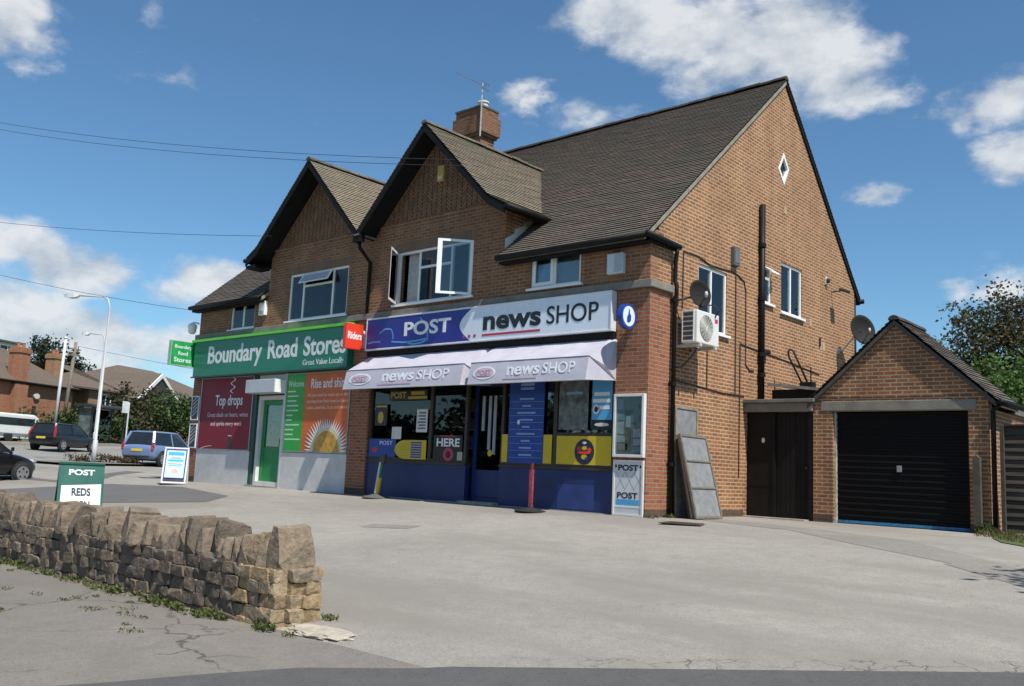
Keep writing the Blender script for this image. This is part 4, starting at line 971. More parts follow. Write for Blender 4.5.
# ---- notice case and board on the right pier
T = thing('notice_case', 'white framed glazed notice case full of cards on the corner brick pier', 'notice board', (-.34, -.06, .97))
M().box(-.655, -.02, -.05, -.022, 1.0, 2.10).build('backboard', plain('grey_felt', (.27, .30, .30), .95, .1), T)
rim(front(-.022), -.675, .0, .965, 2.13, .05, .0, .085).build('frame', WHITEP, T, bevel=.006)
rr = random.Random(5); f = front(-.05)
for u, v, w_, h_ in ((-.62, 1.84, .14, .20), (-.62, 1.64, .16, .13), (-.62, 1.40, .15, .22), (-.62, 1.24, .18, .12), (-.60, 1.10, .22, .11), (-.42, 1.52, .10, .20), (-.26, 1.33, .16, .16), (-.25, 1.18, .18, .12), (-.26, 1.06, .20, .10)):
    flat([(u, v), (u+w_, v+rr.uniform(-.01, .01)), (u+w_, v+h_), (u, v+h_+rr.uniform(-.01, .01))], f, .001, .003, 'card', (PAPER, plain('buff_card', (.50, .42, .36), .8, .1), plain('bluish_card', (.40, .46, .52), .8, .1))[rr.randrange(3)], T)
flat(rect(-.43, -.30, 1.08, 1.50), f, .001, .003, 'card', plain('brown_card', (.26, .22, .16), .8, .3), T)
flat(rect(-.625, -.05, 1.015, 2.08), front(-.09), .0, .004, 'glass', glass_mat('case_glass', .25), T)
T = thing('latticed_board', 'white latticed board with black lettering and a blue strip under the notice case', 'notice board', (-.34, -.05, -.1))
M().box(-.665, -.03, -.045, -.019, -.08, .90).build('board', plain('off_white_board', (.60, .62, .63), .6, .08), T)
rim(front(-.019), -.68, -.015, -.095, .915, .035, .0, .04).build('frame', WHITEP, T)
f = front(-.045)
text('POST', f, -.57, -.13, .72, .83, LETB, T, bold=.03); text('POST', f, -.58, -.13, .22, .33, LETB, T, bold=.02)
for u in (-.62, -.08): flat(oval(u, .80, .02, .03, 8), f, .0, .003, 'black_dot', LETB, T)
flat(rect(-.60, -.10, .10, .20), f, .0, .003, 'blue_strip', LBLUE, T); flat(rect(-.64, -.05, .055, .095), f, .0, .003, 'pale_bar', LETW, T)
for k in range(3):
    u = -.62+k*.2
    m = M()
    for a, b, c_, d_ in ((u, .38, u+.2, .70), (u, .70, u+.2, .38)):
        m.add([(a, b, .002), (a+.012, b, .002), (c_+.012, d_, .002), (c_, d_, .002)], [(0, 1, 2, 3)])
    m.map(f).build('lattice', plain('grey_lattice', (.33, .35, .36), .6, .1), T)
# ---- boxes, lamps, cameras, dishes
def boxthing(name, label, cat, b, mat, parts=()):
    T = thing(name, label, cat, ((b[0]+b[1])/2, (b[2]+b[3])/2, b[4]))
    M().box(*b).build('case', mat, T, bevel=.012)
    for nm, q, mm in parts: M().box(*q).build(nm, mm, T, bevel=.004)
    return T
boxthing('alarm_box', 'white alarm box on brown brick right of the small front window', 'alarm box', (-.93, -.56, -.11, -.001, 4.44, 4.84), plain('alarm_white', (.62, .64, .65), .4, .06), (('cover', (-.76, -.57, -.118, -.11, 4.47, 4.81), plain('alarm_grey', (.42, .45, .47), .4, .08)),))
boxthing('alarm_box', 'small white alarm box between the far left window and the left gable', 'alarm box', (-12.86, -12.58, -.10, -.001, 4.60, 5.0), WHITE, (('lens', (-12.8, -12.64, -.106, -.10, 4.64, 4.72), GREYMETAL),))
boxthing('alarm_box', 'yellowed alarm box high in the right gable', 'alarm box', (-5.89, -5.68, -.09, -.009, 7.20, 7.58), plain('yellowed_plastic', (.52, .36, .09), .5, .12), (('cover', (-5.85, -5.72, -.098, -.09, 7.25, 7.32), CREAM),))
boxthing('alarm_box', 'dark grey alarm box on the side wall beside the tall black pipe', 'alarm box', (.001, .10, 3.03, 3.27, 5.14, 5.55), plain('slate_plastic', (.10, .105, .11), .5, .1), (('cover', (.10, .108, 3.05, 3.25, 5.2, 5.5), plain('slate_plastic2', (.14, .145, .15), .5, .1)),))
T = thing('floodlight', 'black floodlight on a short arm near the rear of the side wall', 'floodlight', (.2, 8.2, 5.4))
M().tube([(.0, 8.28, 5.50), (.25, 8.26, 5.50)], .018, 8).build('arm', DKGREY, T)
M().box(-.06, .14, -.13, .13, -.035, .035).map(lambda x, y, z: (.32+x*.94+z*.34, 8.23+y, 5.50+z*.94-x*.34)).build('lamp_head', DKGREY, T, bevel=.015)
T = thing('security_sensor', 'small pale sensor lamp on the side wall beside the floodlight', 'sensor', (.06, 7.95, 5.62))
M().box(.0, .03, 7.86, 7.98, 5.62, 5.82).build('backplate', CREAM, T); M().lathe([(.03, 0), (.05, .03), (.05, .10), (.02, .13)], (.07, 7.92, 5.66), 12).build('head', plain('dark_lens', (.05, .04, .035), .3, .1), T, smooth=True)
M().box(.0, .04, 7.5, 7.55, 4.0, 4.22).build('air_vent', DKGREY, SB)
def dish(label, c, r, aim, wall, armcol, sleeve=False):
    T = thing('satellite_dish', label, 'satellite dish', wall)
    a = Vector(aim).normalized(); q = a.to_track_quat('Z', 'Y')
    m = M(); k, n = 6, 28; vs = []
    for i in range(k+1):
        rr_ = r*i/k
        for j in range(n): t = 2*math.pi*j/n; vs.append((rr_*math.cos(t), rr_*1.08*math.sin(t), .32*rr_*rr_/r-.02))
    m.add(vs, [(i*n+j, i*n+(j+1) % n, (i+1)*n+(j+1) % n, (i+1)*n+j) for i in range(k) for j in range(n)])
    m.v = [tuple(q @ Vector(p)+Vector(c)) for p in m.v]
    o = m.build('reflector', plain('dish_grey', (.009, .007, .006), .85, .3), T, smooth=True, fix=False)
    sm = o.modifiers.new('t', 'SOLIDIFY'); sm.thickness = .012
    fcs = Vector(c)+a*r*.95-Vector((0, 0, r*.25))
    M().tube([Vector(c)-Vector((0, 0, r))+a*.1*r, fcs-Vector((0, 0, .03))], .012, 6).build('feed_arm', DKGREY, T)
    M().lathe([(.03, -.06), (.035, 0), (.02, .05)], fcs, 10).build('receiver', plain('pale_receiver', (.5, .5, .5), .5, .1), T, smooth=True)
    w = Vector(wall)
    M().tube([w, w+Vector((.12, 0, 0)), Vector(c)-a*.06], .02, 8).build('arm', armcol, T)
    M().box(w.x, w.x+.015, w.y-.07, w.y+.07, w.z-.09, w.z+.09).build('wall_plate', armcol, T)
    return T
dish('dark satellite dish above the air conditioning unit on the side wall', (.42, 1.02, 4.12), .255, (.93, -.36, .15), (.0, .92, 4.03), DKGREY)
dish('larger dark satellite dish on a steel bracket at the rear of the side wall', (.52, 8.82, 4.54), .37, (.85, -.50, .20), (.0, 8.66, 4.05), GALV)
T = thing('security_camera', 'white security camera hanging off the far left corner', 'camera', (-16.3, .0, 4.4))
M().tube([(-16.13, -.05, 4.62), (-16.33, -.12, 4.66), (-16.36, -.12, 4.60)], .028, 8).build('arm', WHITE, T)
M().lathe([(.02, .30), (.13, .22), (.14, .14), (.12, .12), (.12, .02), (.07, -.05)], (-16.36, -.12, 4.36), 14).build('housing', WHITE, T, smooth=True)
M().lathe([(.11, .0), (.10, -.05), (.05, -.09)], (-16.36, -.12, 4.40), 14).build('dome', plain('smoked_dome', (.05, .05, .06), .15, .1), T, smooth=True)
T = thing('air_conditioner', 'cream air conditioning unit on brackets on the side wall under the satellite dish', 'air conditioner', (.35, 1.2, 3.1))
b = M().box(.20, .54, .80, 1.62, 3.16, 3.79).build('case', ACW, T, bevel=.02)
m = M()
for k in range(6): m.box(.235, .45, .792, .800, 3.22+k*.092, 3.285+k*.092)
m.build('louvre', plain('louvre_dark', (.05, .055, .06), .5, .3), T)
rim(lambda u, v, w: (u, .80-w, v), .215, .47, 3.19, 3.78, .016, .0, .014).build('louvre_frame', ACW, T)
m = M(); n = 40; vs = []
for rr_ in (.055, .085, .115, .145, .175, .205, .235):
    m2 = M(); ring = [(.548, 1.14+rr_*math.cos(2*math.pi*i/n), 3.475+rr_*math.sin(2*math.pi*i/n)) for i in range(n+1)]; m2.tube(ring, .006, 5, cap=False); m.add(m2.v, m2.f)
for i in range(8):
    t = math.pi*i/8; m2 = M().tube([(.548, 1.14-.24*math.cos(t), 3.475-.24*math.sin(t)), (.548, 1.14+.24*math.cos(t), 3.475+.24*math.sin(t))], .005, 5); m.add(m2.v, m2.f)
m.build('fan_grille', plain('grille_white', (.62, .61, .56), .4, .08), T)
M().lathe([(.25, .0), (.25, .004)], (.5385, 1.14, 3.475), 36, 'x').build('fan_opening', plain('louvre_dark', (.05, .055, .06)), T)
flat(rect(1.45, 1.56, 3.62, 3.70), side(.54), .0, .004, 'badge', LETR, T)
for y in (.92, 1.48):
    m = M().box(.0, .56, y-.025, y+.025, 3.10, 3.155); m.box(.0, .03, y-.025, y+.025, 3.10, 3.62); m.build('bracket', plain('bracket_paint', (.55, .55, .50), .5, .15), T)
M().box(.0, .05, .86, 1.54, 3.60, 3.65).build('cross_rail', plain('bracket_paint', (.55, .55, .5)), T)
M().tube([(.54, 1.45, 3.72), (.62, 1.45, 3.86), (.55, 1.45, 3.98), (.4, 1.45, 3.98)], .014, 6).build('pipe', LETB, T)
M().tube([(.3, 1.2, 3.12), (.25, 1.15, 2.98), (.08, 1.05, 2.75), (.04, .9, 2.72)], .018, 6).build('pipe', DKGREY, T)
# aerial on the chimney
T = thing('television_aerial', 'thin television aerial on a mast strapped to the chimney', 'aerial', (-7.45, 2.85, 9.4))
M().tube([(-7.44, 2.82, 9.55), (-7.44, 2.82, 11.08)], .022, 6).build('mast', GALV, T)
p0 = Vector((-7.36, 2.85, 10.96)); p1 = Vector((-8.42, 2.72, 11.60)); m = M().tube([p0, p1], .012, 5)
d_ = (p1-p0).normalized(); sd = d_.cross(Vector((0, 0, 1))).normalized()
for k in range(12):
    p = p0+(p1-p0)*(.12+.075*k); l = .11-.004*k; m.tube([p-sd*l, p+sd*l], .005, 4)
m.build('boom', GREYMETAL, T)
m = M()
for k in (-1, 1):
    for h in (-.12, 0, .12): m.tube([p0+sd*.18+Vector((0, 0, k*.08+h*.2)), p0-sd*.18+Vector((0, 0, k*.08+h*.2))], .006, 4)
m.build('reflector', GREYMETAL, T)
# ================================================================== outhouse, garage, fence
OH = thing('outhouse', 'flat roofed outhouse with black doors between the shop side wall and the garage', 'outhouse', (.75, 3.8, -.1))
M().box(.0, 1.50, 3.70, 6.4, 2.09, 2.27).build('fascia', LINTEL, OH, bevel=.01)
M().box(.0, 1.56, 3.62, 6.4, 2.272, 2.345).build('roof', plain('old_roofing_felt', (.15, .145, .13), .95, .3, 4), OH, bevel=.01)
m = M().box(.01, .62, 3.83, 3.87, -.12, 2.09); m.box(.60, .66, 3.80, 3.9, -.12, 2.09)
for z in (.55, 1.35): m.box(.03, .6, 3.822, 3.83, z, z+.03)
m.build('side_panel', BLACK, OH)
m = M()
for k in range(7): m.box(.665+k*.105, .665+k*.105+.101, 3.845-.004*(k % 2), 3.88, -.07, 2.06)
dr = m.build('door', BLACK, OH); M().lathe([(.025, 0), (.02, .03), (.03, .05)], (1.33, 3.80, .95), 10, 'y').build('door_knob', DKGREY, dr)
flat(oval(.38, 1.50, .035, .055), front(3.83), .0, .012, 'door_number', CREAM, OH)
M().box(1.40, 1.49, 3.76, 3.9, -.12, 2.09).build('door_post', BLACK, OH)
M().box(.28, 1.48, 4.42, 6.3, 2.345, 2.62).build('upper_wall', TIMBER_BLK, OH)
M().add([(.22, 4.32, 2.70), (1.46, 4.32, 2.56), (1.46, 6.4, 2.66), (.22, 6.4, 2.80), (.22, 4.32, 2.77), (1.46, 4.32, 2.62), (1.46, 6.4, 2.72), (.22, 6.4, 2.87)], [(0, 3, 2, 1), (4, 5, 6, 7), (0, 1, 5, 4), (1, 2, 6, 5), (2, 3, 7, 6), (3, 0, 4, 7)]).build('upper_roof', plain('pale_roofing_felt', (.24, .23, .20), .95, .3, 4), OH)
M().box(.05, 1.4, 3.55, 3.80, -.14, -.075).build('doorstep', CONC, OH)
T = thing('metal_hoop', 'bent black metal hoop standing on the outhouse roof', 'metal hoop', (.7, 5.0, 2.7))
M().tube([(.74, 5.0, 2.72), (.40, 5.0, 3.40), (.37, 5.0, 3.52), (.42, 5.0, 3.58), (.50, 5.0, 3.53), (.86, 5.0, 2.74)], .022, 8).build('hoop', BLACK, T, smooth=True)
M().box(.68, .98, 4.9, 5.1, 2.70, 2.83).build('foot', BLACK, T, bevel=.02)
M().tube([(.9, 5.0, 2.8), (.9, 5.0, 3.15), (.78, 5.0, 3.2)], .015, 6).build('stay', BLACK, T)

GA = thing('garage', 'small brick garage with tiled gable roof and a black ribbed door', 'garage', (3.1, 3.75, -.1))
gw = M().prism([(1.50, -.4), (4.75, -.4), (4.75, 2.34), (3.14, 3.77), (1.50, 2.30)], 'y', 3.75, 3.98).build('front_wall', BR_GAR, GA)
cut(gw, [(1.90, 4.41, 3.5, 4.2, -.6, 2.09)])
M().box(4.52, 4.75, 3.98, 9.0, -.4, 2.12).build('side_wall', BR_GAR, GA); M().box(1.50, 1.73, 3.98, 9.0, -.4, 2.12).build('side_wall', BR_GAR, GA)
M().prism([(1.73, -.4), (4.52, -.4), (4.52, 2.12), (1.73, 2.12)], 'y', 8.8, 9.0).build('rear_wall', BR_GAR, GA)
M().prism([(1.55, 2.2), (4.7, 2.2), (3.14, 3.68)], 'y', 5.0, 5.2).build('rear_gable', BR_GAR, GA)
M().box(1.45, 4.82, 5.2, 9.1, 2.122, 2.22).build('flat_roof', plain('old_roofing_felt', (.15, .145, .13)), GA)
M().box(1.66, 4.55, 3.735, 3.95, 2.092, 2.285).build('lintel', LINTEL, GA, bevel=.012)
for k, (dz) in enumerate((2.40,)):
    M().box(1.52, 4.74, 3.738, 3.75, 2.36, 2.43).build('brick_band', BR_GAR, GA)
for a, b in ((1.497, 1.897), (4.413, 4.754)): M().box(a, b, 3.744, 3.76, -.3, .05).build('plinth', PLIN, GA)
m = M(); prof = []
N = 18
for k in range(N):
    z0 = -.03+k*(2.10/N); h = 2.10/N
    prof += [(3.90, z0), (3.90, z0+h*.55), (3.872, z0+h*.65), (3.872, z0+h*.92)]
prof += [(3.90, 2.08)]
vs = [(x, y, z) for x in (1.94, 4.37) for y, z in prof]; n = len(prof)
m.add(vs, [(i, n+i, n+i+1, i+1) for i in range(n-1)])
gd = m.build('door', _plain['black_ribbed_metal'], GA, fix=False)
o = M().box(3.10, 3.19, 3.84, 3.87, .93, 1.05); o.build('handle', GREYMETAL, gd, bevel=.006)
M().box(1.94, 4.37, 3.862, 3.895, -.085, -.033).build('blue_edge', plain('worn_blue_paint', (.03, .18, .36), .6, .5, 14), gd)
m = M().box(1.902, 1.94, 3.83, 3.93, -.1, 2.08); m2 = M().box(4.37, 4.408, 3.83, 3.93, -.1, 2.08)
m.build('door_frame', plain('peeling_white_frame', (.42, .38, .32), .7, .5, 9), GA); m2.build('door_frame', BLACK, GA)
Ug = Vector((0, 1, 0))
for sg in (-1, 1):
    pr = [(1.78, 2.25), (0, 3.87)]
    tiles('roof', TILE, GA, (3.14, 3.66, 3.87), Ug, 1.62, (sg, 0, 0), pr, 20+sg)
    slab('roof_edge', plain('dark_verge', (.075, .07, .06), .9, .25, 6), GA, (3.14, 3.68, 3.87), Ug, 1.58, (sg, 0, 0), [(1.74, 2.285), (0, 3.87)])
ridge_tiles('ridge_tiles', TILE, GA, (3.14, 3.65, 3.87), Ug, 1.64, .10)
M().tube([(4.98, 3.62, 2.22), (4.98, 5.25, 2.22)], .055, 8).build('gutter', BLACK, GA, smooth=True)
M().tube([(4.98, 3.72, 2.2), (4.83, 3.72, 2.08), (4.82, 3.72, -.12)], .042, 10).build('downpipe', BLACK, GA, smooth=True)
WOODW = plain('weathered_wood', (.085, .072, .055), .9, .35, 7, bump=.004)
o = M().prism([(4.50, -.2), (4.62, -.2), (4.62, 1.22), (4.56, 1.27), (4.50, 1.24)], 'y', 3.60, 3.71).build('wooden_post', WOODW); tag(o, 'short weathered wooden post standing against the right edge of the garage front', 'post')
def fence_mat():
    s = NT('fence_boards'); p = s.pos(); mp = s.n('ShaderNodeMapping'); mp.inputs['Scale'].default_value = (1.2, 3, 22); s.l(p, mp.inputs['Vector'])
    n = s.noise(mp.outputs[0], 1.5, 6, .65); n2 = s.noise(p, 1.1, 4)
    c = s.ramp(n, [(.25, (.028, .022, .016)), (.6, (.085, .066, .05)), (.8, (.13, .11, .088))]); c = s.mix(.5, c, s.ramp(n2, [(.3, .5), (.7, 1)]), 'MULTIPLY')
    s.set(Base_Color=c, Roughness=.9); s.bump(n, .006); return s.m
FB = fence_mat()
FE = thing('fence', 'weathered horizontal board fence running right from the garage', 'fence', (8, 3.95, -.15))
for k in range(4):
    m = M(); x0, x1 = 4.95+k*1.86, 4.95+k*1.86+1.80
    for j in range(13): 
        z = -.06+j*.142; m.add([(x0, 3.93, z), (x1, 3.93, z), (x1, 3.965, z+.165), (x0, 3.965, z+.165), (x0, 3.945, z), (x1, 3.945, z), (x1, 3.972, z+.165), (x0, 3.972, z+.165)], [(3,2,1,0),(4,5,6,7),(0,1,5,4),(1,2,6,5),(2,3,7,6),(3,0,4,7)])
    m.build('board_panel', FB, FE); M().box(x0, x1, 3.90, 3.99, 1.81, 1.84).build('capping', FB, FE)
    M().box(x0-.07, x0-.005, 3.89, 3.99, -.3, 1.80).build('post', WOODW, FE)

# ================================================================== dry stone wall
STONE = tint_mat('wall_stone', [(0, (.17, .132, .098)), (.45, (.27, .21, .15)), (.7, (.33, .255, .17)), (.85, (.44, .31, .16)), (1, (.52, .42, .29))], .95, fine=14, bump=.03, moss=(.095, .088, .072, .5))
MORT = plain('pale_mortar', (.42, .37, .29), .95, .3, 9, bump=.008, dirt=(.16, .13, .10, .6))
def stone(m, c, s, rnd, tint, rough=.22, tilt=0.0, seg=5, pw=4.0):
    off = Vector((rnd.uniform(0, 99), rnd.uniform(0, 99), rnd.uniform(0, 99))); vs = []; idx = {}; fs = []
    rx = Matrix.Rotation(tilt, 3, 'Y') @ Matrix.Rotation(rnd.uniform(-.08, .08), 3, 'Z')
    def vert(i, j, k):
        key = (i, j, k)
        if key in idx: return idx[key]
        p = Vector((2*i/seg-1, 2*j/seg-1, 2*k/seg-1))
        l = (abs(p.x)**pw+abs(p.y)**pw+abs(p.z)**pw)**(1/pw); q = p/l
        d = 1+rough*(mnoise.noise(q*1.3+off))+rough*.6*mnoise.noise(q*3.1+off)+rough*.35*mnoise.noise(q*7+off)
        q = Vector((q.x*s[0]*d, q.y*s[1]*d, q.z*s[2]*d)); q = rx @ q
        idx[key] = len(vs); vs.append(tuple(q+Vector(c))); return idx[key]
    for a in range(seg):
        for b in range(seg):
            for k, fl in ((0, 1), (seg, 0)):
                for ax in range(3):
                    def mk(u, v):
                        return vert(k, u, v) if ax == 0 else (vert(v, k, u) if ax == 1 else vert(u, v, k))
                    q = [mk(a, b), mk(a+1, b), mk(a+1, b+1), mk(a, b+1)]
                    fs.append(q[::-1] if fl else q)
    m.add(vs, fs, tint)
def hullstone(m, c, s, rnd, tint, tilt=0.0, jit=.16, top=1.0):
    bm = bmesh.new()
    for ix in (-1, 1):
        for iy in (-1, 1):
            for iz in (-1, 1):
                k = top if iz > 0 else 1.0; p = Vector((ix*s[0]*k*(1+rnd.uniform(-jit, jit)), iy*s[1]*(k*.5+.5)*(1+rnd.uniform(-jit, jit)), iz*s[2]*(1+rnd.uniform(-jit, jit)*(1.5 if iz > 0 and top < 1 else .6))))
                for ax in range(3):
                    q = p.copy(); q[ax] *= 1-rnd.uniform(.10, .42); bm.verts.new(q)
    for _ in range(5):
        q = Vector((rnd.uniform(-.8, .8)*s[0], rnd.uniform(-.8, .8)*s[1], rnd.uniform(-.8, .8)*s[2])); ax = rnd.choice((0, 1, 1, 2)); q[ax] = math.copysign(s[ax]*rnd.uniform(1.0, 1.14), q[ax])
        if ax == 2: q[0] *= top; q[1] *= top
        bm.verts.new(q)
    bmesh.ops.convex_hull(bm, input=bm.verts[:])
    bmesh.ops.subdivide_edges(bm, edges=bm.edges[:], cuts=1, use_grid_fill=True)
    rx = Matrix.Rotation(tilt, 3, 'Y') @ Matrix.Rotation(rnd.uniform(-.09, .09), 3, 'Z'); o_ = Vector((rnd.uniform(0, 99), rnd.uniform(0, 99), 0)); mn = min(s)
    bm.verts.ensure_lookup_table()
    for v in bm.verts: v.co += Vector((mnoise.noise(v.co*9+o_), mnoise.noise(v.co*9+o_+Vector((7, 0, 0))), mnoise.noise(v.co*9+o_+Vector((0, 9, 0)))))*mn*.16
    vs = [tuple(rx @ v.co+Vector(c)) for v in bm.verts]; bm.verts.index_update()
    m.add(vs, [tuple(v.index for v in f.verts) for f in bm.faces if len(f.verts) > 2], tint); bm.free()
SW = thing('stone_wall', 'low rough stone wall with upright coping stones at the front of the forecourt', 'wall', (-2.5, -8.9, -.9))
rnd = random.Random(11)
X0, X1, YF, YB = -10.0, 2.08, -9.12, -8.66
M().box(X0, X1-.05, YF+.05, YB-.05, -1.2, -.33).build('mortar_core', MORT, SW)
body = M(); z = -.98
for c_, h in enumerate((.13, .12, .125, .115, .12)):
    for yf, back in ((YF+.07, False), (YB-.06, True)):
        x = X0+rnd.uniform(0, .15)
        while x < X1-.02:
            w_ = rnd.uniform(.12, .30)
            if x+w_ > X1-.06: w_ = X1-x
            endz = x+w_ > X1-.55
            if w_ > .06:
                tn = rnd.uniform(.0, .62) if not endz else rnd.uniform(.66, 1.0)
                hullstone(body, (x+w_/2, yf, z+h/2+rnd.uniform(-.008, .008)), (w_*.50, .10+rnd.uniform(-.016, .022), h*.49), rnd, tn, rnd.uniform(-.05, .05), .10)
            x += w_+rnd.uniform(.004, .014)
    # end face
    y = YF+.12
    while y < YB-.08:
        w_ = rnd.uniform(.13, .24); hullstone(body, (X1-.04, min(y+w_/2, YB-.1), z+h/2), (.11+rnd.uniform(-.015, .02), w_*.51, h*.49), rnd, rnd.uniform(.55, 1.0), 0, .10); y += w_+.01
    z += h
body.build('courses', STONE, SW, fix=False, tint=True)
cop = M(); x = X0
while x < X1-.05:
    w_ = rnd.uniform(.09, .19); h = rnd.uniform(.17, .35); e = x > X1-.5
    if x+w_ > X1-.14: w_ = X1-.01-x; h = .36
    tl = rnd.uniform(-.24, .24) if not x+w_ > X1-.1 else .0
    hullstone(cop, (x+w_/2, (YF+YB)/2+rnd.uniform(-.055, .04), -.385+h/2), (w_*.54, .225+rnd.uniform(-.04, .035), h*.52), rnd, rnd.uniform(.0, .66) if not e else rnd.uniform(.5, .82), tl, .18, .62 if w_ < .16 else .74)
    x += w_+rnd.uniform(.008, .035)
cop.build('coping_stones', STONE, SW, fix=False, tint=True)
for p in SW.children:
    for pl in p.data.polygons: pl.use_smooth = False
m = M(); stone(m, (2.55, -8.93, -.895), (.42, .20, .055), rnd, .8, .30, seg=10, pw=2.6)
o = m.build('concrete_lump', plain('pale_broken_concrete', (.44, .39, .31), .95, .25, 10, bump=.012, dirt=(.25, .21, .16, .4)), None, fix=False); tag(o, 'flat broken lump of pale concrete on the ground at the stone wall end', 'concrete lump')
# weeds and moss at the wall foot
LEAFY = tint_mat('weed_leaves', [(0, (.07, .10, .025)), (.5, (.12, .16, .04)), (1, (.20, .21, .07))], .8, fine=30, transl=.3)
def leaf(m, p, d, l, w, tint, rnd):
    d = Vector(d).normalized(); s_ = d.cross(Vector((rnd.uniform(-1, 1), rnd.uniform(-1, 1), rnd.uniform(-1, 1)))).normalized()
    p = Vector(p); n = d.cross(s_)
    m.add([p, p+d*l*.5+s_*w+n*w*.25, p+d*l, p+d*l*.5-s_*w+n*w*.25], [(0, 1, 2, 3)], tint)
def weeds(name, spots, lab, mat=LEAFY, seed=1):
    m = M(); rnd = random.Random(seed)
    for x, y, r, n, l in spots:
        for i in range(n):
            a = rnd.uniform(0, 6.283); q = r*math.sqrt(rnd.random()); px, py = x+q*math.cos(a), y+q*math.sin(a)*.6
            leaf(m, (px, py, terr(px, py)+rnd.uniform(0, l*.5)), (rnd.uniform(-1, 1), rnd.uniform(-1, 1), rnd.uniform(.1, 1.1)), l*rnd.uniform(.5, 1.2), l*.22, rnd.random(), rnd)
    o = m.build(name, mat, None, fix=False, tint=True); tag(o, lab, 'weeds'); o['kind'] = 'stuff'; return o
rw = random.Random(4); sp = []
x = -9
while x < 1.5:
    sp.append((x, YF-.08-rw.uniform(0, .10), rw.uniform(.08, .22), rw.randrange(20, 90), rw.uniform(.035, .075))); x += rw.uniform(.1, .4)
sp += [(2.1, -9.22, .13, 120, .06), (2.0, -9.2, .1, 80, .05), (2.2, -8.58, .1, 50, .05), (2.45, -9.2, .12, 30, .04)]
for q in range(26): sp.append((rw.uniform(-5, 1.6), rw.uniform(-10.6, -9.4), rw.uniform(.05, .18), rw.randrange(15, 50), .03))
weeds('weeds', sp, 'green weeds growing along the foot of the stone wall and pavement', seed=2)
weeds('weeds', [(.2, -.12, .15, 40, .06), (.12, .6, .1, 60, .07), (4.75, 3.5, .16, 160, .10), (4.7, 3.6, .1, 60, .16), (5.0, 3.6, .15, 60, .08)], 'small weeds at the foot of the brick corner and downpipes', seed=3)
GB = tint_mat('grass_blades', [(0, (.08, .10, .03)), (.5, (.15, .16, .05)), (1, (.24, .21, .09))], .9, fine=20, transl=.25)
sheet('grass_verge', [(4.85, 3.88), (5.15, 2.2), (5.6, .9), (6.6, -.6), (12, -1.5), (12.4, 3.88)], GRASS, .012, .5)
m = M(); rg = random.Random(8)
for i in range(9000):
    x = rg.uniform(4.8, 11); y = rg.uniform(-1.2, 3.86)
    if y < 3.9-(x-4.9)*2.35+.4 and y < 1.0-(x-5.6)*1.4+.3: continue
    if x < 5.3 and y < 2.2: continue
    l = rg.uniform(.04, .11); a = rg.uniform(0, 6.28); dx, dy = math.cos(a)*.008, math.sin(a)*.008; z = terr(x, y)+.01; lx, ly = rg.uniform(-.04, .04), rg.uniform(-.04, .04)
    m.add([(x-dx, y-dy, z), (x+dx, y+dy, z), (x+lx, y+ly, z+l)], [(0, 1, 2)], rg.random())
o = m.build('grass', GB, None, fix=False, tint=True); tag(o, 'patchy grass in front of the board fence', 'grass'); o['kind'] = 'stuff'
# manhole
T = thing('manhole_cover', 'rectangular iron manhole cover set in the forecourt near the brick corner', 'manhole cover', (1.15, -.55, terr(1.15, -.55)), R(12)); LOC[T.name] = Vector((0, 0, 0))
m = M(); m.box(-.36, .36, -.26, .26, .0, .012); m.build('frame', plain('rusty_iron', (.10, .075, .055), .8, .4, 10), T)
m = M().box(-.31, .31, -.21, .21, .012, .018)
for i in range(9):
    for j in range(6): m.box(-.29+i*.066, -.25+i*.066, -.195+j*.066, -.155+j*.066, .018, .022)
m.build('plate', plain('worn_iron', (.075, .06, .05), .7, .4, 12), T)

# ================================================================== boards and posts standing on the forecourt
def aboard(name, label, loc, face, W, H, spread, frame_mat):
    rz = math.atan2(face[1], face[0])+math.pi/2          # local -Y looks along `face`
    T = local_thing(name, label, 'sign board', loc, rz)
    al = math.atan2(spread/2, H)
    def fr(u, v, w): return (u, -spread/2*(1-v/H)-w*math.cos(al), v+w*math.sin(al))
    def bk(u, v, w): return (u, spread/2*(1-v/H)+w*math.cos(al), v+w*math.sin(al))
    return T, fr, bk
T, fr, bk = aboard('pavement_sign', 'green pavement board with white poster behind the stone wall', (-4.20, -8.25, terr(-4.2, -8.25)), (.955, -.30), .58, 1.26, .70, SIGNGREEN)
DG = plain('dark_board_green', (.010, .10, .07), .4, .1)
flat(rect(-.30, .30, .0, 1.26), fr, -.015, .015, 'front_panel', DG, T); flat(rect(-.30, .30, .0, 1.26), bk, -.015, .015, 'back_panel', DG, T)
text('POST', fr, -.17, .17, 1.09, 1.17, LETW, T, w=.020, bold=.03)
pp = plain('poster_paper', (.80, .80, .77), .7, .04)
m = flat([(-.265, .14), (.27, .12), (.265, .97), (-.255, .94)], fr, .015, .020, 'poster', pp, T)
for i, (tx, h, v) in enumerate((('REDS', .11, .80), ('SIGN', .11, .62), ('UP', .11, .42))):
    text(tx, fr, -.12+.02*i, .13 if i < 2 else .08, v, v+h, plain('marker_ink', (.012, .018, .06), .6, .2), T, w=.024, bold=.03, shear=-.05)
m = M().box(-.30, .30, -.035, .035, 1.245, 1.275); m.build('hinge', DG, T)
T, fr, bk = aboard('pavement_sign', 'white framed pavement board with a blue and white poster beside the far brick pier', (-15.0, -.97, terr(-15., -.97)), (.80, -.60), .62, 1.0, .5, WHITE)
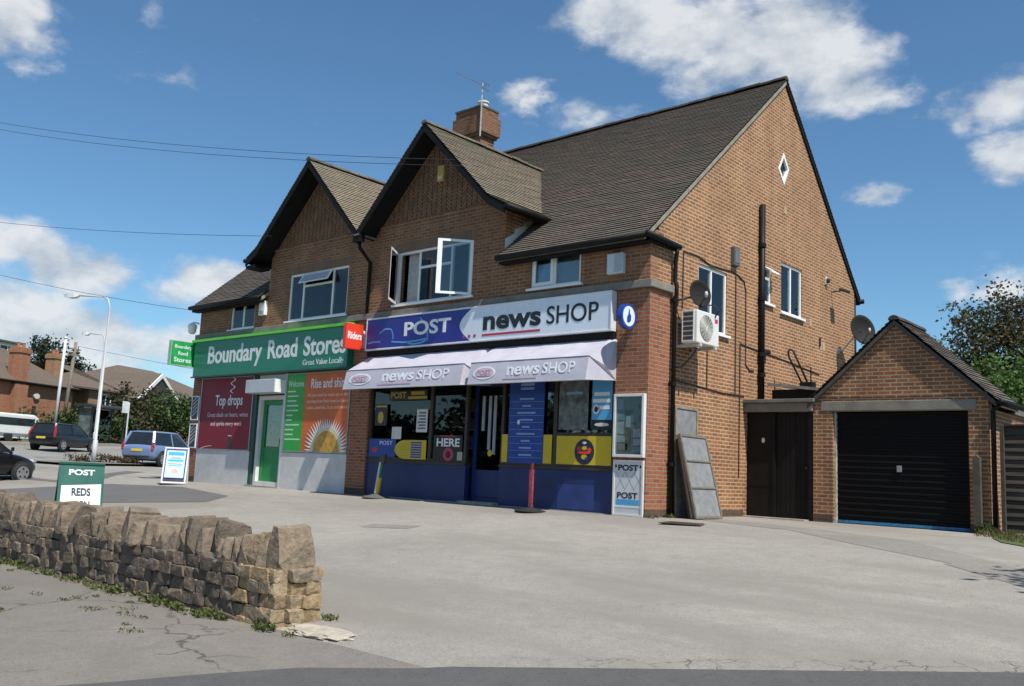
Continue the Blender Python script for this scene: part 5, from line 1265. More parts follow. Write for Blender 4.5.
for f_ in (fr, bk):
    o = rim(f_, -.33, .33, .02, 1.02, .05, -.02, .02).build('frame', plain('pale_frame', (.74, .74, .77)), T, bevel=.015)
    rim(f_, -.275, .275, .16, .965, .02, -.015, .022).build('blue_edge', BLUE, T)
    flat(rect(-.255, .255, .18, .945), f_, .0, .012, 'poster', plain('pale_blue_poster', (.62, .76, .82), .4, .06), T)
    flat(rect(-.28, .28, .075, .16), f_, -.005, .01, 'kick_panel', DKGREY, T)
for v, h, w_ in ((.80, .09, .42), (.71, .025, .26), (.63, .05, .40), (.55, .02, .38), (.50, .02, .34)):
    flat(rect(-w_/2, w_/2, v, v+h), fr, .012, .015, 'printed_line', plain('cyan_print', (.08, .42, .66), .5, .2, 30), T)
flat(oval(.0, .36, .09, .06), fr, .012, .015, 'pink_print', plain('pink_print', (.72, .48, .48), .5, .2), T)
def postthing(name, label, loc, h, lean, parts):
    T = local_thing(name, label, 'post', loc, 0)
    return T
T = local_thing('display_post', 'thin worn red post on a black rubber base before the right newsagent window', 'post', (-2.17, -.62, terr(-2.2, -.62)))
M().lathe([(.30, 0), (.30, .02), (.16, .05), (.07, .075), (.06, .11)], (0, 0, 0), 24).build('base', RUBBER, T, smooth=False)
M().box(-.045, .045, -.02, .02, .09, .80).build('upright', plain('worn_red_paint', (.34, .035, .05), .6, .5, 14, dirt=(.5, .36, .36, .5)), T, bevel=.008)
M().tube([(0, 0, .80), (.01, 0, .92)], .028, 8).build('cap', plain('dark_red', (.18, .02, .02), .5, .2), T)
T = local_thing('display_post', 'leaning yellow and green post on a rubber base before the left newsagent window', 'post', (-6.93, -.42, terr(-7, -.42)))
M().lathe([(.33, 0), (.32, .02), (.18, .05), (.09, .08)], (0, 0, 0), 20).build('base', plain('grey_rubber', (.10, .10, .09), .8, .2), T)
ln = lambda z: .17*z
for a, b, mm, nm in ((.06, .45, YEL, 'lower_sleeve'), (.45, .75, SIGNGREEN, 'upper_sleeve'), (.75, .98, DKGREY, 'head')):
    w_ = .045 if nm != 'head' else .085
    m = M(); m.add([(ln(a)-w_, -.03, a), (ln(a)+w_, -.03, a), (ln(a)+w_, .03, a), (ln(a)-w_, .03, a), (ln(b)-w_, -.03, b), (ln(b)+w_, -.03, b), (ln(b)+w_, .03, b), (ln(b)-w_, .03, b)], [(3,2,1,0),(4,5,6,7),(0,1,5,4),(1,2,6,5),(2,3,7,6),(3,0,4,7)])
    m.build(nm, mm, T, bevel=.006)
M().box(.01, .06, -.05, -.03, .1, .8).map(lambda x, y, z: (x-.06+ln(z), y, z)).build('pale_edge', plain('pale_edge', (.55, .52, .4), .6, .2), T)
# old window screens leaning on the side wall
def mesh_mat():
    s = NT('wire_mesh'); s.t.nodes.remove(s.b); p = s.pos()
    tr = s.n('ShaderNodeBsdfTransparent'); df = s.n('ShaderNodeBsdfDiffuse'); df.inputs[0].default_value = (.30, .30, .29, 1)
    n = s.noise(p, 6, 5, .6); mx = s.n('ShaderNodeMixShader'); s.l(s.ramp(n, [(.3, .62), (.7, .85)]), mx.inputs[0]); s.l(tr.outputs[0], mx.inputs[1]); s.l(df.outputs[0], mx.inputs[2])
    s.l(s.ramp(s.noise(p, 9, 4), [(.3, (.25, .26, .265)), (.7, (.34, .345, .35))]), df.inputs[0])
    s.l(mx.outputs[0], s.out.inputs[0]); return s.m
MESH = mesh_mat()
def screen(label, y0, y1, xb, xt, H, bars, fm):
    """leans on the side wall: foot at xb, head at xt"""
    T = thing('mesh_screen', label, 'screen', ((xb+xt)/2, (y0+y1)/2, -.1), 0, 'old mesh screens leaning on the side wall')
    l = math.hypot(xb-xt, H); dx, dz = (xt-xb)/l, H/l
    f = lambda u, v, w: (xb+dx*v+dz*w, u, -.09+dz*v-dx*w)
    m = rim(f, y0, y1, 0, l, .045, .0, .04)
    for b in bars: pbox(m, f, y0+.045, y1-.045, b*l-.014, b*l+.014, .012, .042)
    m.build('frame', fm, T); flat(rect(y0+.04, y1-.04, .04, l-.04), f, .018, .022, 'mesh', MESH, T)
FW1 = plain('grey_brown_timber', (.26, .21, .15), .85, .3, 8); FW2 = plain('brown_timber', (.17, .145, .115), .85, .3, 8); FW3 = plain('dark_timber', (.06, .05, .04), .85, .3, 8)
screen('tallest mesh screen, flat against the side wall behind the others', .86, 1.68, .09, .03, 2.08, (.5,), FW1)
screen('dark timbered mesh screen nearest the wall in the leaning stack', .80, 1.66, .42, .13, 1.52, (.36, .68), FW3)
screen('pale timbered mesh screen second from front of the leaning stack', .72, 1.62, .52, .19, 1.52, (.36, .68), FW1)
screen('front grey mesh screen of the leaning stack with two cross bars', .66, 1.62, .64, .26, 1.53, (.36, .68), FW2)
# ================================================================== cars and caravan
RUB = plain('tyre_rubber', (.018, .018, .018), .8, .2, coord='obj')
RIM_ = plain('alloy_rim', (.42, .43, .45), .35, .1, metal=.7)
CARGLASS = plain('car_glass', (.018, .024, .028), .08, .2)
LAMPR = plain('red_lamp', (.30, .015, .012), .25, .1); LAMPW = plain('clear_lamp', (.62, .64, .66), .15, .08); AMBER = plain('amber_lamp', (.75, .22, .02), .3, .1)
PLATE = plain('yellow_plate', (.70, .52, .03), .5, .05); PLATEW = plain('white_plate', (.72, .72, .70), .5, .05)
def paint(name, col):
    if name in _plain: return _plain[name]
    s = NT(name); n = s.noise(s.obj(), 3, 3); s.set(Base_Color=s.ramp(n, [(.3, [c*.92 for c in col]), (.7, col)]), Roughness=.28, Metallic=.25)
    s.b.inputs['Coat Weight'].default_value = .6; s.b.inputs['Coat Roughness'].default_value = .06; _plain[name] = s.m; return s.m
def car(label, loc, head, body, L_=3.85, W_=1.68, H_=1.47, tall_lamp=False, group='cars around the forecourt and the road'):
    T = local_thing('parked_car', label, 'car', loc, math.atan2(head[1], head[0]), group)
    h = L_/2; w = W_/2
    st = [(-h, .82, .42, .78), (-h+.05, .93, .30, .92), (-h+.3, .99, .24, .97), (-h*.45, 1, .20, .95), (h*.2, 1, .20, .92), (h*.48, .99, .20, .92), (h*.72, .96, .22, .84), (h*.9, .88, .24, .72), (h-.03, .72, .30, .60), (h, .60, .36, .54)]
    m = M(); vs = []; k = 10
    for x, f, zb, zt in st:
        hw = w*f
        half = [(hw*.80, zb), (hw*.97, zb+.10), (hw, zb+(zt-zb)*.45), (hw*.985, zt-.10), (hw*.90, zt)]
        vs += [(x, y, z) for y, z in half]+[(x, -y, z) for y, z in half[::-1]]
    n = len(st)
    m.add(vs, [(i*k+j, i*k+(j+1) % k, (i+1)*k+(j+1) % k, (i+1)*k+j) for i in range(n-1) for j in range(k)]+[tuple(range(k-1, -1, -1)), tuple(range((n-1)*k, n*k))])
    B = m.build('body', body, T, smooth=True, bevel=0)
    sb = B.modifiers.new('round', 'SUBSURF'); sb.levels = 1; sb.render_levels = 2
    # glasshouse and roof
    zb, zr = .90, H_
    lo = [(-h+.10, w*.86), (-h*.2, w*.90), (h*.50, w*.84)]; hi = [(-h+.34, w*.66), (-h*.2, w*.70), (h*.10, w*.66)]
    def ring(pts, z): return [(x, y, z) for x, y in pts]+[(x, -y, z) for x, y in pts[::-1]]
    m = M(); m.add(ring(lo, zb)+ring(hi, zr-.05), [(j, (j+1) % 6, 6+(j+1) % 6, 6+j) for j in range(6)]+[(0, 5, 4, 3, 2, 1), (6, 7, 8, 9, 10, 11)]); m.build('windows', CARGLASS, T)
    hi2 = [(x*1.0+(-.03 if x < 0 else .03), y*1.05) for x, y in hi]; hi3 = [(x*.86, y*.74) for x, y in hi]
    m = M(); m.add(ring(hi2, zr-.075)+ring(hi2, zr-.035)+ring(hi3, zr), [(j, (j+1) % 6, 6+(j+1) % 6, 6+j) for j in range(6)]+[(6+j, 6+(j+1) % 6, 12+(j+1) % 6, 12+j) for j in range(6)]+[(12, 13, 14, 15, 16, 17), (5, 4, 3, 2, 1, 0)]); m.build('roof', body, T, smooth=False)
    for sy in (-1, 1):
        for (a, b), r in (((lo[0], hi[0]), .07), ((lo[1], hi[1]), .04), ((lo[2], hi[2]), .045)):
            M().tube([(a[0], sy*a[1], zb-.02), (b[0], sy*b[1], zr-.06)], r, 6).build('pillar', body, T)
        for wx in (-h*.64, h*.66):
            M().lathe([(.36, 0), (.36, .01)], (wx, sy*(w-.005)-.005, .32), 20, 'y').build('wheel_arch', RUBBER, T)
            WH = M().lathe([(.20, -.09), (.29, -.09), (.305, -.05), (.305, .06), (.29, .09), (.20, .09)], (wx, sy*(w-.055), .305), 24, 'y').build('wheel', RUB, T, smooth=True)
            m = M().lathe([(.205, -.02), (.205, .02)], (wx, sy*(w+.022), .305), 20, 'y'); o = m.build('rim', RIM_, WH)
            m = M()
            for q in range(5):
                a = 2*math.pi*q/5+.3; m.lathe([(.035, -.004), (.035, .004)], (wx+.13*math.cos(a), sy*(w+.043), .305+.13*math.sin(a)), 8, 'y')
            m.build('spoke_gaps', RUBBER, WH)
        if tall_lamp:
            M().tube([(-h+.05, sy*w*.90, .70), (-h+.10, sy*w*.86, .95), (-h+.30, sy*w*.70, 1.36)], [.07, .065, .045], 8).build('tail_light', LAMPR, T)
        else:
            M().tube([(-h+.05, sy*w*.86, .66), (-h+.07, sy*w*.86, .84), (-h+.12, sy*w*.85, 1.02)], [.055, .07, .05], 8).build('tail_light', LAMPR, T)
        M().box(h-.26, h-.10, sy*w*.55-.12, sy*w*.55+.12, .58, .72).build('headlight', LAMPW, T, bevel=.03)
        M().box(h*.40, h*.40+.10, sy*w*.98-.07, sy*w*.98+.11*sy, .95, 1.07).build('mirror', body, T, bevel=.02)
        M().box(-.05, .08, sy*(w+.002)-.01, sy*(w+.002)+.01, .78, .81).build('door_handle', body, T)
    M().box(-h-.015, -h+.01, -.26, .26, .62, .73).build('number_plate', PLATE, T); M().box(h-.01, h+.012, -.26, .26, .40, .50).build('number_plate', PLATEW, T)
    M().box(-h-.02, -h+.10, -w*.72, w*.72, .36, .44).build('bumper_trim', RUBBER, T, bevel=.02)
    return T
hd = (-.53, .848)
c0 = Vector((-40.9, 5.4)); car('black hatchback with tall red tail lights driving away on the main road', (c0.x+hd[0]*1.9, c0.y+hd[1]*1.9, terr(c0.x-.6, c0.y+1.7)+.01), hd, paint('black_car_paint', (.012, .011, .016)), tall_lamp=True)
hd = (-.50, .866)
c0 = Vector((-29.3, 4.9)); car('light blue hatchback parked behind the white framed pavement board', (c0.x+hd[0]*1.9, c0.y+hd[1]*1.9, terr(c0.x-.6, c0.y+1.7)+.01), hd, paint('pale_blue_car_paint', (.20, .29, .50)), H_=1.52)
hb = Vector((-.27, .963)).normalized(); pc = Vector((-20.50, -3.0))-hb*1.27+Vector((-hb.y, hb.x))*.78
car('black car cut off by the left edge of the picture', (pc.x, pc.y, terr(pc.x, pc.y)+.01), (hb.x, hb.y), paint('near_black_car_paint', (.010, .010, .012)), H_=1.50)
Q26 = math.atan2(.45, .893)
def road_thing(name, label, cat, n_, s_, group=None, dz=0):
    x, y = rd(n_, s_); return local_thing(name, label, cat, (x, y, terr(x, y)+dz), Q26, group)
T = road_thing('caravan', 'white touring caravan parked in front of the red brick house', 'caravan', -40.2, 26.6)
CVW = plain('caravan_white', (.74, .74, .70), .4, .05)
m = M().prism([(-1.9, .42), (1.9, .42), (2.05, .9), (1.95, 1.45), (1.6, 1.62), (-1.6, 1.62), (-2.0, 1.4), (-2.05, .8)], 'x', -1.05, 1.05); m.build('body', CVW, T, bevel=.09)
flat(rect(-1.5, 1.6, .95, 1.38), side(1.05), .002, .012, 'window', CARGLASS, T); flat([(-.7, 1.0), (.7, 1.0), (.62, 1.36), (-.62, 1.36)], lambda u, v, w: (u, 2.03-w*0-(v-1.0)*.25+w, v), .0, .03, 'window', CARGLASS, T)
M().lathe([(.29, -.08), (.29, .08)], (.95, -.2, .29), 18, 'x').build('wheel', RUB, T); M().box(-.95, .95, -1.7, 1.7, .22, .44).build('chassis', CVW, T)
M().tube([(0, 2.0, .45), (0, 3.0, .42)], .05, 6).build('tow_bar', GALV, T)

# ================================================================== street furniture
def lamp(label, x, y, H, arm):
    T = local_thing('street_lamp', label, 'street lamp', (x, y, terr(x, y)), 0, 'street lamps along the main road')
    M().tube([(0, 0, 0), (0, 0, 1.0), (0, 0, 1.02), (0, 0, H-.5), (arm[0]*.06, arm[1]*.06, H-.12), (arm[0]*.18, arm[1]*.18, H)], [.10, .10, .06, .042, .038, .034], 10).build('column', plain('pale_grey_column', (.50, .51, .51), .5, .1), T, smooth=True)
    M().tube([(arm[0]*.18, arm[1]*.18, H), (arm[0]*.8, arm[1]*.8, H+.06)], .032, 8).build('arm', plain('pale_grey_column', (.5, .51, .51)), T, smooth=True)
    a = Vector((arm[0], arm[1])); u = a.normalized(); p = Vector((-u.y, u.x)); m = M()
    for t, hw, z0, z1 in ((.78, .06, .02, .12), (.86, .14, -.04, .15), (1.0, .15, -.05, .15), (1.12, .08, .0, .10)):
        c = a*t; m.v += [(c.x+p.x*s_*hw, c.y+p.y*s_*hw, H+z) for s_, z in ((-1, z0), (1, z0), (1, z1), (-1, z1))]
    m.f = [(i*4+j, i*4+(j+1) % 4, (i+1)*4+(j+1) % 4, (i+1)*4+j) for i in range(3) for j in range(4)]+[(3, 2, 1, 0), (12, 13, 14, 15)]; m.tint = [.5]*len(m.f)
    m.build('lantern', plain('lantern_white', (.72, .73, .72), .35, .06), T)
    return T
lamp('tall pale street lamp rising from the brown hedge before the main road', -28.9, 2.9, 7.05, (-1.85, -.93))
xl, yl = -44.25, 9.66
xl, yl = rd(-35.9+.0, 28.6) if False else (-44.25, 9.66)
lamp('farther street lamp whose column hides behind the nearer lamp', xl, yl, 7.62-terr(xl, yl)-.1, (-1.3, -.65))
def pole(name, label, n_, s_, H, r, mat, lean, arms=False):
    T = road_thing(name, label, 'pole', n_, s_)
    M().tube([(0, 0, 0), (lean, 0, H)], [r, r*.75], 10).build('shaft', mat, T, smooth=True)
    if arms:
        for z in (.5, .9): M().box(lean-.03, lean+.03, -.5, .5, H-z, H-z+.08).build('cross_arm', mat, T)
    else: M().lathe([(r, 0), (r*1.2, .02), (r*.8, .1)], (lean, 0, H), 10).build('cap', mat, T)
    return T
pole('plain_pole', 'plain white pole before the red brick house', -41, 31.9, 6.55, .11, plain('white_pole_paint', (.62, .62, .60), .5, .1), .12)
pole('utility_pole', 'weathered wooden utility pole beside the white pole', -41.3, 32.9, 6.4, .13, plain('pole_timber', (.20, .165, .125), .9, .25, 5), .35, True)
T = road_thing('bus_shelter', 'dark framed glass bus shelter on the far pavement', 'bus shelter', -38.6, 33.2, dz=.1)
SHF = plain('shelter_dark', (.03, .035, .035), .45, .2)
for y in (-1.5, -.1, 1.5): M().box(-.55, -.47, y-.04, y+.04, 0, 2.25).build('upright', SHF, T); 
for y in (-1.5, 1.5): M().box(.45, .53, y-.04, y+.04, 0, 2.25).build('upright', SHF, T)
M().prism([(-.75, 2.25), (.85, 2.20), (.85, 2.30), (.1, 2.45), (-.75, 2.36)], 'y', -1.75, 1.75).build('roof', SHF, T)
for a, b in ((-1.46, -.14), (-.06, 1.46)): M().box(-.52, -.50, a, b, .25, 2.15).build('glass_panel', glass_mat('shelter_glass'), T)
M().box(-.48, .46, -1.52, -1.48, .25, 2.15).build('end_panel', plain('shelter_advert', (.10, .13, .12), .4, .6, 3), T)
M().box(-.46, -.15, -1.3, 1.3, .50, .56).build('bench', plain('shelter_green', (.05, .30, .08), .5, .1), T); M().box(-.48, -.46, -1.46, 1.46, 1.12, 1.18).build('rail', plain('shelter_green', (.05, .3, .08)), T)
T = road_thing('bus_stop_sign', 'white bus stop flag on a pale post beside the shelter', 'bus stop sign', -37.6, 34.4, dz=.1)
M().tube([(0, 0, 0), (0, 0, 2.75)], .05, 8).build('post', plain('pale_post', (.60, .61, .58), .5, .1), T); M().box(-.02, .02, -.05, -.62, 2.05, 2.80).build('flag', plain('flag_white', (.62, .68, .66), .5, .15), T)

# ================================================================== houses across the main road
def house_window(parent, fr, u0, u1, v0, v1, n=2):
    o = rim(fr, u0, u1, v0, v1, .07, .0, .05)
    for k in range(1, n): x = u0+(u1-u0)*k/n; pbox(o, fr, x-.03, x+.03, v0+.07, v1-.07, .003, .047)
    o = o.build('window', WHITE, parent); flat(rect(u0+.05, u1-.05, v0+.05, v1-.05), fr, .005, .012, 'pane', CARGLASS, o); return o
def hip_roof(parent, x0, x1, y0, y1, ze, zr, mat, o=.3, hip=True, t=.12):
    x0 -= o; x1 += o; y0 -= o; y1 += o; xm = (x0+x1)/2; d = (x1-x0)/2 if hip else .0
    m = M(); m.add([(x0, y0, ze), (x1, y0, ze), (x1, y1, ze), (x0, y1, ze), (xm, y0+d, zr), (xm, y1-d, zr), (x0, y0, ze-t), (x1, y0, ze-t), (x1, y1, ze-t), (x0, y1, ze-t)],
      [(0, 1, 4), (1, 2, 5, 4), (2, 3, 5), (3, 0, 4, 5), (6, 7, 1, 0), (7, 8, 2, 1), (8, 9, 3, 2), (9, 6, 0, 3), (9, 8, 7, 6)])
    m.uv = []
    for v in m.v: m.uv.append((v[1]+v[0]*.3, v[2]*1.5))
    return m.build('roof', mat, parent)
def hchimney(parent, x, y, w, d, z0, z1, mat):
    m = M().box(x-w/2, x+w/2, y-d/2, y+d/2, z0, z1); m.box(x-w/2-.06, x+w/2+.06, y-d/2-.06, y+d/2+.06, z1-.35, z1-.1)
    c = m.build('chimney', mat, parent)
    for q in (-1, 1): M().lathe([(.12, z1), (.11, z1+.28), (.13, z1+.32)], (x, y+q*d*.22, 0), 10).build('chimney_pot', plain('clay_pot', (.36, .14, .07), .8, .2), c)
# red house (local: x towards the shop, y along the road)
T = road_thing('brick_house', 'red brick house with hipped roof and tall brick chimney at the far left', 'house', -44, 31)
zb = LOC[T.name]
M().box(-8, 0, -7, 5.6, -1, 3.55).build('wall', BR_FAR, T); hip_roof(T, -8, 0, -7, 5.6, 3.6, 6.5, TILE_F)
M().box(.0, .35, .15, 1.25, -1, 3.35).build('chimney_breast', BR_FAR, T); hchimney(T, -.1, .72, .8, .95, 3.3, 5.75, BR_FAR)
hchimney(T, -5.6, 5.0, .9, 1.0, 4.0, 6.3, BR_FAR2)
M().tube([(.33, -9, 3.5), (.33, 6, 3.5)], .08, 6).build('gutter', BLACK, T); M().tube([(.08, 4.4, 3.5), (.08, 4.4, -.5)], .06, 6).build('downpipe', BLACK, T); M().tube([(.08, -1.2, 3.5), (.08, -1.2, -.5)], .05, 6).build('downpipe', plain('brown_pipe', (.12, .04, .025), .6, .2), T)
house_window(T, side(0), -3.1, -2.0, 1.0, 2.6); flat(rect(-1.9, -1.1, 2.3, 2.9), side(0), .0, .2, 'lamp_box', CREAM, T)
flat(oval(2.3, 2.75, .25, .18, 12), side(0), .0, .15, 'wall_light', CREAM, T)
IVY = tint_mat('ivy_leaves', [(0, (.03, .03, .02)), (1, (.06, .05, .03))], .9)
M().box(.0, .10, 2.1, 2.35, .6, 2.1).build('wall_plant', IVY, T)
D_ = M().box(-5.2, -3.2, 1.9, 3.7, 4.6, 6.35).build('dormer', plain('dormer_white', (.68, .68, .66), .5, .08), T); M().box(-5.5, -2.95, 1.7, 3.9, 6.35, 6.47).build('dormer_roof', TILE_F, D_); house_window(D_, side(-3.2), 2.1, 3.5, 5.55, 6.2, 2)
T = road_thing('brick_house', 'orange brick house with a white window behind the bus shelter', 'house', -44, 39.6)
M().box(-7, 0, -1.3, 1.7, -1, 3.5).build('wall', BR_FAR2, T); M().box(-7, -1.2, -2.9, -1.3, -1, 3.3).build('wing', BR_FAR2, T); hip_roof(T, -7, 0, -2.9, 1.7, 3.55, 5.3, TILE_F, .3)
house_window(T, side(0), -.1, 1.45, 2.3, 3.25, 3); flat(rect(-.1, 1.45, 1.65, 2.25), side(0), .0, .03, 'panel', plain('dark_cladding', (.06, .05, .045), .6, .2), T); house_window(T, side(-1.2), -2.7, -1.6, 2.2, 2.9, 2)
hchimney(T, -3, -1.6, .8, .8, 4.2, 5.9, BR_FAR2)
T = road_thing('brick_house', 'bungalow with brown hipped roof and a white edged front gable behind the bushes', 'house', -43.5, 44)
M().box(-9, 0, -2.5, 11, -1, 3.6).build('wall', BR_FAR2, T); hip_roof(T, -9, 0, -2.5, 11, 3.65, 6.0, TILE_F, .35)
M().prism([(-2.6, 3.0), (1.9, 3.0), (-.35, 4.75)], 'x', -3, 1.4).map(lambda x, y, z: (x, y, z)).build('gable', plain('dark_gable_boards', (.05, .04, .035), .7, .3), T)
m = M(); m.prism([(-2.95, 3.0), (-2.65, 2.95), (-.35, 4.78), (1.95, 2.95), (2.25, 3.0), (-.35, 5.10)], 'x', 1.36, 1.52); m.build('bargeboard', WHITEP, T)
m = M(); m.add([(-4, -2.95, 3.02), (1.4, -2.95, 3.02), (1.4, -.35, 5.12), (-4, -.35, 5.12), (1.4, 2.25, 3.02), (-4, 2.25, 3.02)], [(0, 1, 2, 3), (3, 2, 4, 5)]); m.uv = [(v[0], v[2]*1.4) for v in m.v]; m.build('gable_roof', TILE_F, T, fix=False)

# ================================================================== trees and shrubs
def leaves_mat(name, a, b, c, transl=.25): return tint_mat(name, [(0, a), (.5, b), (1, c)], .75, fine=3, transl=transl)
LV_GREEN = leaves_mat('green_leaves', (.032, .060, .017), (.068, .118, .030), (.12, .18, .045))
LV_DARK = leaves_mat('dark_leaves', (.010, .022, .010), (.022, .042, .016), (.045, .07, .025), .15)
LV_BROWN = leaves_mat('brown_green_leaves', (.035, .035, .016), (.07, .065, .026), (.12, .10, .04))
LV_COPPER = leaves_mat('copper_leaves', (.060, .066, .030), (.12, .115, .052), (.22, .155, .085), .42)
LV_BRIGHT = leaves_mat('bright_leaves', (.045, .11, .018), (.09, .19, .03), (.15, .25, .05), .35)
LV_HEDGE = leaves_mat('brown_hedge_leaves', (.07, .05, .03), (.14, .095, .055), (.15, .14, .05))
BARK = plain('bark', (.075, .055, .04), .95, .35, 9, bump=.01)
def crown_leaves(m, clumps, n, size, rnd):
    tot = sum(r[3]*r[4]*r[5] for r in clumps)
    for cx, cy, cz, rx, ry, rz in clumps:
        k = int(n*rx*ry*rz/tot)+1
        sub = [(rnd.gauss(0, .48), rnd.gauss(0, .48), rnd.gauss(0, .48), rnd.uniform(.18, .36)) for _ in range(max(6, k//60))]
        for i in range(k):
            s = rnd.choice(sub); q = [rnd.gauss(0, s[3]) for _ in range(3)]
            p = Vector((cx+rx*(s[0]+q[0]), cy+ry*(s[1]+q[1]), cz+rz*(s[2]+q[2])))
            leaf(m, p, (rnd.gauss(0, 1), rnd.gauss(0, 1), rnd.gauss(-.2, .8)), size*rnd.uniform(.7, 1.4), size*rnd.uniform(.28, .45), min(1, max(0, rnd.gauss(.5, .28))), rnd)
def tree(name, label, cat, x, y, clumps, n, size, mat, trunk=None, z=None, seed=1, group=None, limbs=True, extra=None):
    """clumps are relative to the base"""
    z = terr(x, y) if z is None else z; rnd = random.Random(seed)
    T = local_thing(name, label, cat, (x, y, z), 0, group)
    m = M()
    if trunk:
        H, r = trunk; pts = [Vector((rnd.uniform(-.1, .1)*i, rnd.uniform(-.1, .1)*i, H*i/4)) for i in range(5)]
        m.tube(pts, [r*1.3, r, r*.85, r*.7, r*.5], 8)
        for c in clumps:
            s = pts[rnd.randrange(2, 5)]; e = Vector(c[:3]); md_ = (s+e)/2+Vector((rnd.uniform(-.2, .2), rnd.uniform(-.2, .2), .15))
            m.tube([s, md_, e, e+Vector((rnd.uniform(-.4, .4)*c[3], rnd.uniform(-.4, .4)*c[4], .5*c[5]))], [r*.45, r*.3, r*.18, r*.06], 6)
    else:
        for c in clumps: m.tube([Vector((c[0]*.6, c[1]*.6, -.05)), Vector((c[0]*.9, c[1]*.9, c[2]*.6)), Vector(c[:3])], [.05, .035, .012], 5)
    m.build('trunk' if trunk else 'stem', BARK, T, smooth=True)
    m = M(); crown_leaves(m, clumps, n, size, rnd); m.build('crown', mat, T, fix=False, tint=True)
    if extra:
        for cl, k, sz, mt in extra: m = M(); crown_leaves(m, cl, k, sz, rnd); m.build('crown', mt, T, fix=False, tint=True)
    return T
# behind the garage
tree('tree', 'copper brown open crowned tree rising behind the garage', 'tree', 2.6, 14.2, [(-1.0, -.6, 4.2, 1.0, 1.0, .9), (-.5, .2, 5.2, .9, .9, .9), (-1.2, 0, 5.9, .5, .5, .3), (.1, -.2, 6.0, .6, .6, .45), (.5, .1, 4.6, 1.1, 1.0, 1.0), (1.6, .2, 4.3, .9, 1.0, .9), (-.9, .3, 3.2, 1.1, 1, .9), (.9, 0, 3.2, 1.4, 1.2, 1.0), (1.2, .2, 5.4, .6, .6, .4), (2.3, .3, 3.6, .9, .9, .9), (-.2, .4, 2.6, 1.3, 1.1, .9), (1.2, .2, 2.4, 1.3, 1.1, .9), (.6, .3, 5.4, .7, .7, .5)], 24000, .105, LV_COPPER, (3.4, .14), seed=3, extra=[([(-.8, -.3, 3.6, 1.2, 1.1, 1.0), (.6, 0, 3.9, 1.4, 1.1, 1.2), (1.8, .2, 3.8, 1.0, 1.0, 1.0), (-.3, .2, 5.3, .8, .8, .6)], 7000, .10, LV_GREEN)])
tree('tree', 'dark green leafy tree at the right edge behind the garage', 'tree', 4.6, 15.2, [(0, 0, 3.6, 1.3, 1.2, 1.3), (1.1, .2, 4.1, 1.2, 1.2, 1.2), (.6, -.2, 2.3, 1.6, 1.3, 1.2), (2.2, 0, 3.4, 1.4, 1.3, 1.3)], 9000, .12, LV_DARK, (2.8, .13), seed=5)
tree('climbing_shrub', 'bright green shrub hanging over the right slope of the garage roof', 'shrub', 4.25, 7.3, [(-.1, .1, 3.25, .75, .7, .50), (.5, .2, 2.9, .7, .7, .55), (-.5, .6, 3.0, .55, .6, .45), (1.0, .4, 2.5, .8, .7, .6), (.4, .4, 1.8, .7, .6, .8), (.2, -.6, 2.7, .45, .4, .3)], 2600, .11, LV_BRIGHT, None, seed=6)
tree('tree', 'dark shrub mass low behind the board fence at the right', 'shrub', 7.2, 8.5, [(0, 0, 1.4, 1.6, 1.2, 1.1), (1.8, .4, 1.7, 1.5, 1.2, 1.2), (-1.3, .2, 1.6, 1.0, 1.0, .8)], 2600, .13, LV_GREEN, None, seed=16)
# shades the right edge of the forecourt (stands just outside the frame)
tree('tree', 'leafy tree beside the side road, just right of the picture', 'tree', 10.9, -3.6, [(0, 0, 4.3, 1.0, 1.0, .9), (-.5, .2, 5.0, .8, .8, .6), (.7, -.3, 4.8, .9, .9, .8), (0, .7, 3.6, .9, .8, .7)], 2600, .16, LV_GREEN, (3.2, .12), seed=9)
# shrubs and trees along the main road
def rtree(name, label, cat, n_, s_, *a, **k):
    x, y = rd(n_, s_); return tree(name, label, cat, x, y, *a, **k)
rtree('tree', 'big round green bush tree in front of the white edged gable', 'tree', -40.3, 43.0, [(0, 0, 2.6, 1.4, 2.0, 1.1), (.2, -1.2, 1.8, 1.1, 1.4, 1.1), (.2, 1.7, 2.3, 1.2, 1.6, 1.2), (.5, .3, 1.2, 1.2, 2.0, .9), (.2, 3.0, 1.8, 1.1, 1.4, 1.2), (.6, 2.6, .9, 1.0, 1.6, .8)], 5200, .26, LV_GREEN, (2.2, .15), seed=21)
rtree('tree', 'brownish green bush tree between the bus stop and the big green bush', 'tree', -40.6, 37.9, [(0, 0, 2.7, 1.0, 1.1, 1.0), (.2, .9, 1.9, 1.0, 1.2, 1.0), (.2, -.4, 1.4, 1.0, 1.0, .9), (.3, 1.2, .8, .9, 1.2, .7)], 2800, .24, LV_BROWN, (2.0, .12), seed=22)
rtree('tree', 'green bush tree nearest the far left corner of the shop building', 'tree', -38.8, 49.2, [(0, 0, 2.4, 1.4, 1.7, 1.2), (.4, 1.6, 1.9, 1.3, 1.6, 1.2), (.4, .2, 1.0, 1.2, 1.8, .8), (0, 3.2, 2.4, 1.4, 1.7, 1.4)], 3800, .26, LV_GREEN, (2.0, .14), seed=23)
rtree('hedge', 'leafy green hedge between the red house and the bus shelter', 'hedge', -41.0, 33.6, [(0, -2.2, 1.0, .7, 1.1, .7), (0, -.4, 1.3, .7, 1.3, .8), (0, 1.4, 1.2, .7, 1.3, .9), (0, 2.6, 1.0, .7, 1.1, .7)], 2400, .22, leaves_mat('mid_green_leaves', (.03, .06, .015), (.06, .11, .025), (.10, .16, .04)), None, seed=24)
